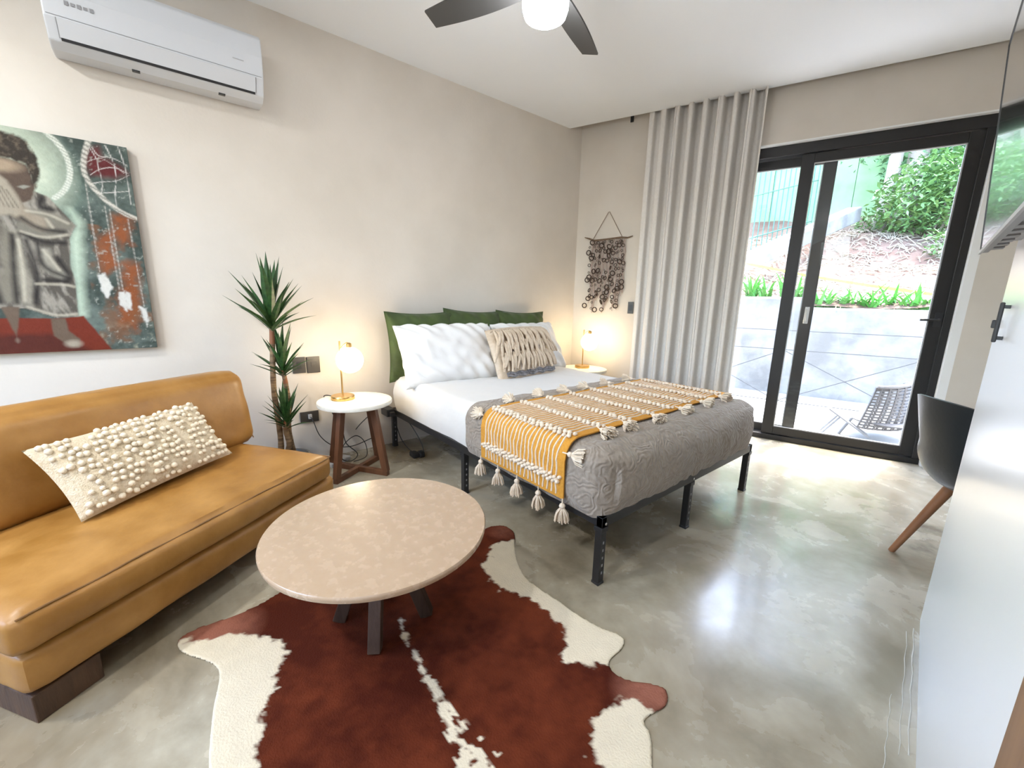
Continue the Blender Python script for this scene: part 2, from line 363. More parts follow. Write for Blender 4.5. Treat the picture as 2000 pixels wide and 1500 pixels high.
s_out = sash(L0 + .03, 2.10, .070, 'outer sliding sash with recessed pull')
hb = Vector(dw(2.835, .012, 1.09))
part('handle', join(tube([dw(2.835, .012, 1.09), dw(2.835, -.045, 1.09)], .009, 10), tube([dw(2.835, -.04, 1.09), dw(2.73, -.045, 1.088)], .008, 10),
     dbox(2.815, 2.855, .002, .014, 1.04, 1.14)), 'dark', s_in, True)
part('pull', join(dbox(2.04, 2.075, .058, .072, 1.02, 1.16), dbox(2.05, 2.065, .05, .06, 1.035, 1.145)), 'chrome', s_out, False, .004)

# ------------------------------------------------------------------ furniture: bed
BX0, BX1, BY0, BY1 = -3.03, -.935, 1.262, 2.74
RT = .312
bed = thing('platform_bed', 'black steel platform bed frame with slotted square legs', 'bed', (-1.98, 2.0, 0))
def rel(vf, o): return [(x - o.location.x, y - o.location.y, z - o.location.z) for x, y, z in vf[0]], vf[1]
for nm, b in (('side_rail', (BX0, BX1, BY0, BY0 + .03)), ('side_rail', (BX0, BX1, BY1 - .03, BY1)), ('foot_rail', (BX1 - .03, BX1, BY0, BY1)), ('head_rail', (BX0, BX0 + .03, BY0, BY1))):
    part(nm, rel(bx(*b, RT - .045, RT), bed), 'steel_black', bed, False, .002)
part('centre_rail', rel(bx(BX0 + .031, BX1 - .031, 1.985, 2.02, RT - .05, RT - .012), bed), 'steel_black', bed, False)
sl = mesh('slat', box(0, 0, 0, .03, BY1 - BY0 - .06, .012), 'steel_black', False)
for k in range(9): inst('slat', sl, bed, Matrix.Translation((BX0 + .2 + k * .21 + 1.98, 2.001 - 2.0, RT - .006)))
lg = [(BX1 - .018, BY0 + .018), (BX1 - .018, 2.0), (BX1 - .018, BY1 - .018), (BX0 + .018, BY0 + .018), (BX0 + .018, BY1 - .018), (-1.985, BY0 + .018), (-1.985, BY1 - .018)]
lm_ = mesh('leg', join(bx(-.017, .017, -.017, .017, .004, RT - .046), bx(-.021, .021, -.021, .021, .245, RT - .0455)), 'steel_black', False, .002)
ft = mesh('foot_cap', bx(-.019, .019, -.019, .019, 0, .012), 'dark', False, .002)
slot = mesh('slot', bx(.0172, .0178, -.004, .004, 0, .012), 'grey', False)
scw = mesh('screw', lathe([(.006, 0), (.006, .003), (.003, .004)], 10), 'chrome')
for x, y in lg:
    l = inst('leg', lm_, bed, Matrix.Translation((x + 1.98, y - 2.0, 0)))
    inst('foot_cap', ft, l, Matrix.Identity(4)); 
    for z in (.05, .085, .12, .155, .19): inst('slot', slot, l, Matrix.Translation((0, 0, z)))
    inst('screw', scw, l, Matrix.Translation((.021, 0, .285)) @ Matrix.Rotation(PI / 2, 4, 'Y'))

def slab(x0, x1, y0, y1, z0, z1, r, nu=90, nv=60, wr=.006, seed=0., bulge=.02, nscale=5., open_bottom=True, skirt=None):
    "a soft rounded slab: top plus sides in one sheet, wrinkled"
    cx, cy = (x0 + x1) / 2, (y0 + y1) / 2; hx, hy = (x1 - x0) / 2, (y1 - y0) / 2; h = z1 - z0
    def fn(u, v):
        U = 2 * u - 1; V = 2 * v - 1
        # map square to [top | sides] : outer ring of parameter is the side
        m = max(abs(U), abs(V)); e = .80
        if m <= e: x, y, t = U / e, V / e, 0
        else:
            k = 1 / m; x, y, t = U * k, V * k, (m - e) / (1 - e)
        px, py = x * hx, y * hy
        # rounded plan corners
        rc = .11; ax, ay = max(0, abs(px) - (hx - rc)), max(0, abs(py) - (hy - rc)); l = math.hypot(ax, ay)
        if l > rc:
            px = math.copysign(hx - rc + ax * rc / l, px); py = math.copysign(hy - rc + ay * rc / l, py)
        if t == 0:
            de = min(hx - abs(px), hy - abs(py)); dz = 0
            if de < r: dz = r - math.sqrt(max(0, r * r - (r - de) ** 2))
            z = z1 - dz * .75
            sh = 1
        else:
            z = z1 - r * .75 - t * (h - r * .75); sh = 1 + bulge * math.sin(PI * t)
        w = wr * (nz(px * nscale + seed, py * nscale, z * 6 + seed) + .5 * nz(px * nscale * 2.7, py * nscale * 2.7 + seed, z * 14))
        if t == 0: z += w
        return cx + px * (1 + (w * 1.5 if t else 0) / hx) * (1 + (sh - 1) * .5), cy + py * (1 + (w * 1.5 if t else 0) / hy) * sh, z
    return grid(nu, nv, fn)
MZ = .585
mat_o = tag(part('mattress', slab(BX0 + .01, BX1 - .06, BY0 + .005, BY1 - .005, RT + .002, MZ - .005, .06, 90, 70, .006, 3., .02, 4), 'sheet'), 'white sheeted mattress lying on the black bed frame', 'mattress')
# bedspread over the foot half
def spread_fn():
    x0, x1 = -1.90, BX1 - .005; y0, y1 = BY0 - .028, BY1 + .028; r = .085; zb = RT - .01
    prof = []                                    # (y, z) across the bed
    nt_ = 90
    for i in range(nt_ + 1):
        prof.append(i / nt_)
    Ly = (y1 - y0); hs = MZ - zb
    tot = hs * 2 + Ly
    def across(t):
        s = t * tot
        def corner(yy, zz):
            return yy, zz
        if s < hs: y, z = y0, zb + s
        elif s < hs + Ly: y, z = y0 + (s - hs), MZ
        else: y, z = y1, MZ - (s - hs - Ly)
        ay = max(0, (y0 + r) - y, y - (y1 - r)); az = max(0, z - (MZ - r))
        l = math.hypot(ay, az)
        if l > r:
            cy = y0 + r if y < 2 else y1 - r
            y = cy + (y - cy) * r / l; z = MZ - r + (z - (MZ - r)) * r / l
        # slight tuck under at the hem
        if z < zb + .08:
            k = (zb + .08 - z) / .08; y += (.02 if y < 2 else -.02) * k * k
        return y, z
    Lx = (x1 - x0) + hs
    def fn(u, v):
        sx = u * Lx; y, z = across(v)
        if sx <= x1 - x0: x = x0 + sx; zz = z
        else:
            x = x1; zz = z - (sx - (x1 - x0)) * ((z - zb) / hs)
        # round the foot edge
        ax = max(0, x - (x1 - r)); az = max(0, zz - (z - r)); l = math.hypot(ax, az)
        if ax > 0 and l > r * 1.0001 and z > zb + r: x = x1 - r + ax * r / l; zz = z - r + az * r / l
        bul = math.sin(PI * min(1, max(0, (zz - zb) / hs)))
        if sx > x1 - x0: x += .035 * bul * min(1., max(0., min(y - y0, y1 - y) / .22)) ** .7
        # plan corner rounding at the foot
        rc = .10
        for cyy, sg in ((y0 + rc, -1), (y1 - rc, 1)):
            dy = (y - cyy) * sg; dx = x - (x1 - rc)
            if dy > 0 and dx > 0:
                l = math.hypot(dx, dy)
                if l > rc: x = x1 - rc + dx * rc / l; y = cyy + sg * dy * rc / l
        w = .007 * nz(x * 7, y * 7, zz * 7) + .004 * nz(x * 19, y * 19, zz * 19 + 4)
        if zz < MZ - .06:
            w += .0045 * math.sin((y if sx > x1 - x0 else x) * 34 + zz * 9 + 9 * nz(x * 3, y * 3, zz * 3)) * min(1, (MZ - .06 - zz) / .12) * (.5 + nz(x * 2, y * 2, 5))
        ef = min(1., max(0., min(y - y0, y1 - y) - .03) / .15)
        return x + (w * ef if sx > x1 - x0 else 0), y + (w * (-1 if y < 2 else 1) * (1 if sx < x1 - x0 - .12 else 0) if zz < MZ - .05 else 0), zz + (w * .8 if zz > MZ - .08 else 0)
    return grid(150, 150, fn)
tag(part('bedspread', thick(spread_fn(), .008), 'spread'), 'embossed taupe bedspread over the foot half of the bed', 'bedspread')

# mustard throw across the bed
throw = thing('woven_throw', 'mustard woven throw with cream knotted cords and tassels across the bed', 'throw', (-1.41, 2.0, .6))
TX0, TX1 = -1.725, -1.115
def throw_path(t):
    "t in metres from near hem, over the top, to the far edge -> (y, z)"
    r = .085; y0 = BY0 - .042; zt = MZ + .017; zb = .335; hs = zt - zb
    if t < hs - r: return y0 - .004 * math.sin(t * 9), zb + t
    a = (t - (hs - r)) / r
    if a < PI / 2: return y0 + r - r * math.cos(a), zt - r + r * math.sin(a)
    return y0 + r + (a - PI / 2) * r, zt
TL = (MZ + .017 - .335 - .085) + .085 * PI / 2 + 1.43
def tpt(x, t, off=0.):
    y, z = throw_path(t); y2, z2 = throw_path(t + .01); ty, tz = y2 - y, z2 - z; l = math.hypot(ty, tz)
    ny, nz_ = -tz / l, ty / l
    w = .004 * nz(x * 6, y * 6, 3) * (1 if z > .55 else .4)
    sx = .02 * nz(0, t * 1.6, 9)
    return Vector((x + sx + 1.41, y + ny * off - 2.0, z + nz_ * off + w - .6))
part('cloth', thick(grid(24, 130, lambda u, v: tpt(TX0 + (TX1 - TX0) * u, v * TL)), .006), 'mustard', throw)
NC = 21
for k in range(NC):
    x = TX0 + .045 + (TX1 - TX0 - .09) * k / (NC - 1)
    part('cord', tube([tpt(x + .003 * math.sin(i * .9 + k), .015 + (TL - .03) * i / 110, .004) for i in range(111)], .0042, 5), 'yarn', throw)
t_edge = MZ + .017 - .335 - .085 + .11
rows = [.085, t_edge] + [t_edge + .195 * k for k in range(1, 8)]
for tr in rows:
    bits = []
    for k in range(30):
        x = TX0 + .03 + (TX1 - TX0 - .06) * k / 29
        p = tpt(x, tr + .012 * math.sin(k * 2.1) + random.uniform(-.004, .004), .011)
        bits.append(ball(p, random.uniform(.010, .0135), random.uniform(.010, .0135), .009, 8, 5))
        bits.append(ball(tpt(x + .01, tr - .016 * math.sin(k * 2.1 + .8), .009), .010, .012, .008, 8, 5))
    part('knotted_braid', join(*bits), 'yarn', throw)
def tassel_mesh(L, R, n, seed, head=.014):
    rnd = random.Random(seed); bits = [ball((0, 0, 0), head, head, head * .95, 10, 7), tube([(0, 0, head * .6), (0, 0, head + .02)], .003, 5)]
    for k in range(n):
        a = rnd.uniform(0, 2 * PI); rr = R * math.sqrt(rnd.random()); l = L * rnd.uniform(.82, 1.05)
        pts = [(head * .55 * math.cos(a) * rr / R, head * .55 * math.sin(a) * rr / R, -head * .7),
               (rr * .8 * math.cos(a), rr * .8 * math.sin(a), -head - l * .4), (rr * math.cos(a + .1), rr * math.sin(a + .1), -head - l)]
        bits.append(tube(pts, .0028, 4))
    return mesh('tassel', join(*bits), 'yarn')
tm = [tassel_mesh(.055, .034, 70, s) for s in range(3)]
for k in range(5):
    x = TX0 + .0 + (TX1 - TX0) * k / 4; p = tpt(x, 0) + Vector((0, -.006, -.028))
    inst('tassel', tm[k % 3], throw, Matrix.Translation(p) @ Matrix.Rotation(k * 1.3, 4, 'Z'))
pm = [tassel_mesh(.05, .04, 90, 10 + s, .012) for s in range(3)]
tl = [1.25, 1.475, 1.70, 1.93, 2.12, 2.36, 2.62]; tr_ = [1.215, 1.47, 1.64, 1.87, 2.13, 2.38, 2.62]
for lst, x, sg in ((tl, TX0, -1), (tr_, TX1, 1)):
    for k, y in enumerate(lst):
        t = t_edge + (y - (BY0 + .06))
        p = tpt(x, max(.2, t)) + Vector((sg * .02, 0, .012))
        Rm = Matrix.Rotation(sg * -1.45, 4, 'Y') @ Matrix.Rotation(k * 1.1, 4, 'Z')
        inst('tassel', pm[k % 3], throw, Matrix.Translation(p) @ Matrix.Rotation(random.uniform(-.5, .5), 4, 'Z') @ Rm)

# ------------------------------------------------------------------ pillows
def cushion(w, h, t, k=.07, wr=.006, seed=0., n=44, pw=3., sag=0.):
    def side(sg):
        def fn(u, v):
            U, V = 2 * u - 1, 2 * v - 1
            x = w / 2 * U * (1 - k * (1 - V * V)); y = h / 2 * V * (1 - k * (1 - U * U))
            th = (max(0, 1 - abs(U) ** pw) * max(0, 1 - abs(V) ** pw)) ** .5
            th2 = th * (1 - sag * V)
            z = sg * t / 2 * th2 + wr * th ** .3 * (nz(x * 6 + seed, y * 6, sg) + .6 * nz(x * 13, y * 13 + seed, sg * 2)) * (1 if th > .02 else 0)
            z += wr * 1.6 * th ** .5 * (1 - th) * math.sin((x * 1.1 + y) * 46 + 4 * nz(x * 4, y * 4, seed))
            return x, y, z
        return grid(n, n, fn)
    return join(side(1), side(-1))
def pose(o, c, xa, ya):
    X = Vector(xa).normalized(); Yv = Vector(ya); Yv = (Yv - X * Yv.dot(X)).normalized(); Z = X.cross(Yv)
    o.matrix_world = Matrix.Translation(c) @ Matrix((X, Yv, Z)).transposed().to_4x4()
G = 'green velvet cushions against the wall'
for c, ya, xa, lab in (((-2.955, 1.51, .80), (-.10, 0, 1), (0, 1, .0), 'green velvet cushion nearest the sofa, partly behind a big white pillow'),
                   ((-2.975, 2.0, .81), (-.06, 0, 1), (0, 1, -.05), 'middle one of three green velvet cushions against the wall'),
                   ((-2.97, 2.54, .80), (-.07, 0, 1), (0, 1, -.03), 'green velvet cushion nearest the room corner, behind the fringed cushion')):
    p = tag(part('green_cushion', cushion(.58, .53, .16, .085, .010, c[1] * 7), 'green'), lab, 'cushion', G); pose(p, c, xa, ya)
    part('piping', tube([(.29 * U * (1 - .085 * (1 - V * V)), .265 * V * (1 - .085 * (1 - U * U)), 0) for U, V in
         [(-1 + 2 * i / 20, -1) for i in range(20)] + [(1, -1 + 2 * i / 20) for i in range(20)] + [(1 - 2 * i / 20, 1) for i in range(20)] + [(-1, 1 - 2 * i / 20) for i in range(20)]], .0035, 6, closed=True), 'green', p)
for c, xa, ya, sz, sd, lab in (((-2.70, 1.615, .755), (.10, 1, 0), (-.62, 0, 1), (.80, .50, .25), 1., 'large white pillow propped on the near side of the bed'),
                           ((-2.745, 2.46, .75), (-.05, 1, 0), (-.58, 0, 1), (.74, .48, .23), 5., 'white pillow behind the fringed cushion on the far side of the bed')):
    p = tag(part('bed_pillow', cushion(*sz, .05, .021, sd, 64), 'pillow_white'), lab, 'pillow', 'white pillows on the bed'); pose(p, c, xa, ya)
# fringed lumbar cushion
fc = tag(part('fringed_cushion', cushion(.62, .45, .14, .04, .003, 8.), 'champagne'), 'beige cushion with thick shaggy fringe and grey band, propped on white pillows', 'cushion')
pose(fc, (-2.50, 2.16, .735), (-.03, 1, .02), (-.46, 0, 1))
rnd = random.Random(5)
for row, (y0, L, n) in enumerate(((.01, .135, 27), (.10, .14, 27), (.195, .15, 26))):
    for k in range(n):
        x = -.275 + .55 * (k + .5) / n + rnd.uniform(-.006, .006); l = L * rnd.uniform(.8, 1.12); dx = rnd.uniform(-.045, .045) + x * .14
        zb = .075 * math.sqrt(max(0, 1 - abs(x / .30) ** 3)) * math.sqrt(max(0, 1 - abs((y0 - .0) / .21) ** 3))
        def zz(y): return .075 * (max(0, 1 - abs(x / .32) ** 3) * max(0, 1 - abs(y / .215) ** 3)) ** .5
        pts = [(x + dx * i / 4, y0 - l * i / 4, zz(y0 - l * i / 4) + .012 + .006 * row + .012 * math.sin(PI * i / 4) + rnd.uniform(0, .006)) for i in range(5)]
        part('fringe_strand', tube(pts, .011, 7, radii=[.008, .0118, .0118, .0115, .009]), 'shag', fc)
for k in range(2):
    part('grey_band', tube([(-.25 + .5 * i / 24, -.150 - .018 * k + .006 * math.sin(i * 1.3 + k), .058 + .006 * math.sin(i * .9)) for i in range(25)], .011, 7), 'band', fc)
part('top_roll', tube([(-.28 + .56 * i / 16, (.205 + .012 * math.sin(PI * i / 16)), .012) for i in range(17)], .018, 8), 'shag', fc)

# ------------------------------------------------------------------ sofa
TH = math.radians(35)
SO = Vector((-1.524, -.409, 0))
sofa = thing('leather_sofa', 'tan leather armless sofa on dark wooden blocks, set at an angle to the wall', 'sofa', SO, TH)
# local frame: +Y runs along the sofa (u), +X towards the room (n)
def soft(x0, x1, y0, y1, z0, z1, r, n=22, seed=0., wr=.003, crown=0., pinch=0., ny=60):
    cx, cy, cz = (x0 + x1) / 2, (y0 + y1) / 2, (z0 + z1) / 2; hx, hy, hz = (x1 - x0) / 2, (y1 - y0) / 2, (z1 - z0) / 2
    bm = bmesh.new(); bmesh.ops.create_cube(bm, size=2)
    bmesh.ops.subdivide_edges(bm, edges=bm.edges[:], cuts=n, use_grid_fill=True)
    for v in bm.verts:
        U, V, W = v.co; 
        # spread samples: denser near the edges
        px, py, pz = [math.copysign(h * (1 - (1 - abs(q)) ** 1.0), q) for h, q in ((hx, U), (hy, V), (hz, W))]
        q = Vector((px, py, pz)); inner = Vector((max(-hx + r, min(hx - r, px)), max(-hy + r, min(hy - r, py)), max(-hz + r, min(hz - r, pz))))
        d = q - inner
        if d.length > 1e-9: q = inner + d.normalized() * r * min(1, d.length / r if d.length < r else 1)
        ex, ey = 1 - (px / hx) ** 2, 1 - (py / hy) ** 2
        ez = 1 - (pz / hz) ** 2
        q.z += (crown * (ex ** .5) * (ey ** .35)) * (1 if W > 0 else 0) * (max(0, W))
        q.x += pinch * math.copysign(ez * (max(0, ey) ** .3), px) * (abs(U) ** 3)
        f = wr * (nz(q.x * 5 + seed, q.y * 5, q.z * 5) + .6 * nz(q.x * 12, q.y * 12 + seed, q.z * 12))
        nrm = Vector((U ** 5, V ** 5, W ** 5)); nrm = nrm.normalized() if nrm.length > 0 else Vector((0, 0, 1))
        q += nrm * f
        v.co = q + Vector((cx, cy, cz))
    bm.verts.index_update(); V = [tuple(v.co) for v in bm.verts]; F = [tuple(v.index for v in f.verts) for f in bm.faces]; bm.free(); return V, F
SL = 1.205
part('leg_block', bx(-.62, -.004, .0, .155, 0, .088), 'darkwood', sofa, False, .004)
part('leg_block', bx(-.62, -.004, SL - .24, SL - .085, 0, .088), 'darkwood', sofa, False, .004)
part('base', soft(-.74, .012, -.012, SL + .012, .088, .228, .035, 24, 1., .003, 0, .012), 'leather', sofa)
seat = part('seat_cushion', soft(-.60, .018, -.02, SL - .01, .222, .345, .032, 30, 4., .004, .028, .018), 'leather', sofa)
def weltline(x, z): return [(x, -.0 + (SL - .03) * i / 40, z + .002 * math.sin(i * .8)) for i in range(41)]
part('piping', join(tube(weltline(.013, .335), .0032, 6), tube([(-.58 + .59 * i / 10, SL - .016, .336) for i in range(11)], .0032, 6)), 'leather_seam', seat)
backc = part('back_cushion', soft(-.11, .11, 0, 1.275, -.21, .21, .07, 26, 9., .006, .012, .02), 'leather', sofa)
backc.location = (-.665, -.01, .535); backc.rotation_euler = (0, math.radians(-8), 0)
part('end_seam', tube([(-.075 + .15 * (.5 - .5 * math.cos(2 * PI * i / 30)) , 1.262, .19 * math.cos(2 * PI * i / 30 )) for i in range(16)], .003, 6), 'leather_seam', backc)
# bobble cushion
bc = tag(part('bobble_cushion', cushion(.63, .315, .13, .05, .003, 2., 40), 'knit'), 'long cream knitted cushion covered in wool bobbles, leaning on the sofa back', 'cushion')
Rz = Matrix.Rotation(TH, 3, 'Z')
def sw(x, y, z): return SO + Rz @ Vector((x, y, z))
pose(bc, sw(-.435, .625, .512), Rz @ Vector((-.08, 1, .03)), Rz @ Vector((-.62, 0, .80)))
bm_ = mesh('bobble', ball((0, 0, 0), .0112, .0112, .0095, 8, 6), 'bobble')
rnd = random.Random(3); cnt = 0
for i in range(24):
    for j in range(11):
        if rnd.random() < .20 or (i < 2 and 1 < j < 7 and rnd.random() < .6): continue
        U = -.93 + 1.86 * (i + .5 * (j % 2) + rnd.uniform(-.25, .25)) / 23.6; V = -.90 + 1.80 * (j + rnd.uniform(-.2, .2)) / 10
        if abs(U) > .97: continue
        x = .315 * U * (1 - .05 * (1 - V * V)); y = .1575 * V * (1 - .05 * (1 - U * U))
        z = .065 * (max(0, 1 - abs(U) ** 3) * max(0, 1 - abs(V) ** 3)) ** .5 + .005
        inst('bobble', bm_, bc, Matrix.Translation((x, y, z)) @ Matrix.Scale(rnd.uniform(.8, 1.15), 4))

# ------------------------------------------------------------------ coffee table and hide
ct = thing('coffee_table', 'round coffee table with cream travertine top on the cowhide rug', 'table', (-1.316, .49, .008))
part('table_top', lathe([(.001, .358), (.365, .358), (.373, .363), (.375, .372), (.375, .378), (.372, .382), (.001, .382)], 96), 'marble', ct)
for k in range(4):
    a = math.radians(-33 + 90 * k); c_, s_ = math.cos(a), math.sin(a)
    part('leg', bar((.158 * c_, .158 * s_, 0), (.035 * c_, .035 * s_, .357), .045, .042, up=(-s_, c_, 0)), 'coffeewood', ct, False, .003)
part('brace', bx(-.07, .07, -.07, .07, .335, .3575), 'coffeewood', ct, False, .003)

right = [(-1.60, 1.02), (-1.569, 1.123), (-1.577, 1.181), (-1.54, 1.238), (-1.475, 1.246), (-1.425, 1.216), (-1.359, 1.159), (-1.262, 1.093), (-1.161, 1.052), (-1.08, 1.052), (-0.976, 1.066), (-0.871, 1.07), (-0.777, 1.09), (-0.72, 1.12), (-0.692, 1.114), (-0.676, 1.074), (-0.678, 1.02), (-0.67, 0.991), (-0.642, 0.973), (-0.592, 0.985), (-0.541, 1.035), (-0.507, 1.058), (-0.482, 1.042), (-0.47, 1.005), (-0.483, 0.957), (-0.489, 0.926), (-0.483, 0.911), (-0.455, 0.9), (-0.433, 0.875), (-0.406, 0.829), (-.33, .75), (-.2, .66), (-.1, .56), (-.06, .46), (-.12, .33), (-.25, .2), (-.36, .06), (-.40, -.06), (-.47, -.13), (-.55, -.10), (-.60, 0.0), (-.70, .0), (-.85, -.05), (-1.0, -.06)]
left = [(-1.107, -0.055), (-1.158, -0.051), (-1.218, -0.043), (-1.293, -0.032), (-1.343, -0.019), (-1.4, -0.008), (-1.438, -0.012), (-1.487, -0.035), (-1.546, -0.08), (-1.592, -0.105), (-1.636, -0.111), (-1.66, -0.097), (-1.671, -0.046), (-1.659, 0.036), (-1.664, 0.135), (-1.694, 0.21), (-1.73, .33), (-1.78, .44), (-1.82, .52), (-1.80, .60), (-1.74, .68), (-1.68, .80), (-1.64, .92)]
hide_out = np.array(right + left)
def chaikin(P, n=2):
    for _ in range(n):
        Q = np.roll(P, -1, 0); P = np.stack([.75 * P + .25 * Q, .25 * P + .75 * Q], 1).reshape(-1, 2)
    return P
def inside(P, X, Y):
    r = np.zeros(X.shape, bool); n = len(P); j = n - 1
    for i in range(n):
        xi, yi = P[i]; xj, yj = P[j]
        cond = ((yi > Y) != (yj > Y)) & (X < (xj - xi) * (Y - yi) / (yj - yi + 1e-12) + xi); r ^= cond; j = i
    return r
def sdist(P, X, Y, closed=True):
    d = np.full(X.shape, 1e9); n = len(P)
    for i in range(n if closed else n - 1):
        ax, ay = P[i]; bx_, by = P[(i + 1) % n]; vx, vy = bx_ - ax, by - ay
        t = np.clip(((X - ax) * vx + (Y - ay) * vy) / (vx * vx + vy * vy + 1e-12), 0, 1)
        d = np.minimum(d, np.hypot(X - ax - t * vx, Y - ay - t * vy))
    return d
def vnoise(X, Y, s, seed, octv=4):
    "smooth value noise on arrays"
    rs = np.random.RandomState(seed); tab = rs.rand(256, 256); out = np.zeros(X.shape); amp = 1; tot = 0
    for o_ in range(octv):
        x = X * s + 50.3 * (o_ + 1); y = Y * s + 17.7 * (o_ + 1); xi = np.floor(x).astype(int); yi = np.floor(y).astype(int); fx = x - xi; fy = y - yi
        fx = fx * fx * (3 - 2 * fx); fy = fy * fy * (3 - 2 * fy)
        g = lambda a, b: tab[a % 256, b % 256]
        v = (g(xi, yi) * (1 - fx) + g(xi + 1, yi) * fx) * (1 - fy) + (g(xi, yi + 1) * (1 - fx) + g(xi + 1, yi + 1) * fx) * fy
        out += amp * v; tot += amp; amp *= .55; s *= 2.1
    return out / tot
HP = chaikin(hide_out)
W1 = [(-1.588, -0.057), (-1.569, 0.028), (-1.508, 0.097), (-1.44, 0.14), (-1.436, 0.171), (-1.362, 0.18), (-1.318, 0.141), (-1.295, 0.112), (-1.263, 0.124), (-1.222, 0.083), (-1.179, 0.064), (-1.117, 0.052), (-1.088, 0.036), (-1.036, 0.035), (-.9, .02), (-.75, .06), (-.5, .05), (-.3, .0), (-.3, -.3), (-1.64, -.3), (-1.62, -.08)]
W2 = [(-1.30, 1.30), (-1.399, 1.183), (-1.427, 1.133), (-1.423, 1.075), (-1.362, 1.008), (-1.342, 0.958), (-1.279, 0.926), (-1.221, 0.921), (-1.157, 0.903), (-1.138, 0.948), (-1.079, 0.98), (-1.015, 0.992), (-0.936, 0.985), (-0.878, 0.98), (-0.841, 0.969), (-0.8, 0.932), (-0.778, 0.877), (-0.755, 0.89), (-0.72, 0.926), (-0.696, 0.949), (-0.66, 1.0), (-.62, 1.3)]
W3 = [(-.40, 1.0), (-0.485, 0.961), (-0.532, 0.952), (-0.565, 0.923), (-0.57, 0.879), (-0.581, 0.846), (-0.576, 0.804), (-0.553, 0.766), (-0.525, 0.748), (-0.519, 0.725), (-0.495, 0.717), (-.40, .70), (-.2, .62), (0, .6), (0, 1)]
SP = [(-1.26, .529, .006), (-1.185, .51, .008), (-1.14, .50, .001), (-1.107, .506, .003), (-1.055, .508, .004), (-1.033, .497, .007), (-.971, .496, .010), (-.907, .495, .011), (-.86, .487, .014), (-.80, .475, .030), (-.72, .465, .042), (-.6, .46, .05), (-.3, .44, .06)]
def hide():
    h = .006; xs = np.arange(-1.86, .0, h); ys = np.arange(-.16, 1.28, h); X, Y = np.meshgrid(xs, ys, indexing='ij')
    d = sdist(HP, X, Y); ins = inside(HP, X, Y)
    # snap border vertices onto the outline
    keep = ins | (d < h * .9)
    sx, sy = X.copy(), Y.copy()
    nP = len(HP); best = np.full(X.shape, 1e9)
    band = (d < h * 1.0)
    bi = np.argwhere(band & ~ins)
    for i, j in bi:
        p = np.array([X[i, j], Y[i, j]]); a = HP; b = np.roll(HP, -1, 0); v = b - a; t = np.clip(((p - a) * v).sum(1) / ((v * v).sum(1) + 1e-12), 0, 1); q = a + v * t[:, None]
        k = np.argmin(((q - p) ** 2).sum(1)); sx[i, j], sy[i, j] = q[k]
    wob = .045 * (vnoise(X, Y, 9, 1) - .5) + .05 * (vnoise(X, Y, 40, 2) - .5)
    def sd(P): P = np.array(P); dd = sdist(P, X, Y); return np.where(inside(P, X, Y), dd, -dd)
    s = np.maximum(np.maximum(sd(W1), sd(W2)), sd(W3))
    spine = np.full(X.shape, -1e9)
    for (x0, y0, r0), (x1, y1, r1) in zip(SP[:-1], SP[1:]):
        vx, vy = x1 - x0, y1 - y0; t = np.clip(((X - x0) * vx + (Y - y0) * vy) / (vx * vx + vy * vy), 0, 1)
        spine = np.maximum(spine, (r0 + (r1 - r0) * t) - np.hypot(X - x0 - t * vx, Y - y0 - t * vy))
    sp2 = spine + .035 * (vnoise(X, Y, 45, 3) - .5) + .13 * (vnoise(X * .6, Y * 1.3, 60, 8, 2) - .62) * np.clip((X + .92) * 6, 0, 1)
    wmask = np.clip((s + wob) / .010 + .5, 0, 1); wmask = np.maximum(wmask, np.clip(sp2 / .008 + .5, 0, 1))
    # rosy roan margin at the leg tips
    tip = np.clip(1 - np.hypot(X + 1.60, Y + .0) / .16, 0, 1) + np.clip(1 - np.hypot(X + .53, Y - 1.0) / .12, 0, 1) + np.clip(1 - np.hypot(X + 1.5, Y - 1.2) / .1, 0, 1) * .4
    n1 = vnoise(X, Y, 3.5, 4); n2 = vnoise(X, Y, 30, 5)
    br = np.array([.056, .008, .002]); br2 = np.array([.140, .028, .009]); rose = np.array([.33, .13, .085]); wh = np.array([.70, .62, .47])
    k = np.clip((n1 - .35) * 2.2 + (n2 - .5) * .8, 0, 1)[..., None]
    col = br * (1 - k) + br2 * k; tp = np.clip(tip * (.6 + n2), 0, .8)[..., None]; col = col * (1 - tp) + rose * tp
    wm = wmask[..., None]; col = col * (1 - wm) + (wh * (.92 + .12 * n2[..., None])) * wm
    idx = -np.ones(X.shape, int); V = []; colr = []
    for i, j in np.argwhere(keep):
        idx[i, j] = len(V); V.append((sx[i, j], sy[i, j], .0065 + .0012 * float(n1[i, j]) - (.004 if not ins[i, j] else 0))); colr.append((*col[i, j], 1))
    F = [(idx[i, j], idx[i + 1, j], idx[i + 1, j + 1], idx[i, j + 1]) for i in range(len(xs) - 1) for j in range(len(ys) - 1) if min(idx[i, j], idx[i + 1, j], idx[i + 1, j + 1], idx[i, j + 1]) >= 0]
    me = bpy.data.meshes.new('cowhide_rug'); me.from_pydata(V, [], F); at = me.color_attributes.new('dye', 'FLOAT_COLOR', 'POINT')
    at.data.foreach_set('color', np.array(colr, np.float32).ravel()); me.materials.append(MT['hide']); me.polygons.foreach_set('use_smooth', [True] * len(me.polygons))
    o = bpy.data.objects.new('cowhide_rug', me); C.objects.link(o)
    sm = o.modifiers.new('thickness', 'SOLIDIFY'); sm.thickness = .003; sm.offset = -1
    return tag(o, 'brown and white cowhide rug under the round coffee table', 'rug')
hide()

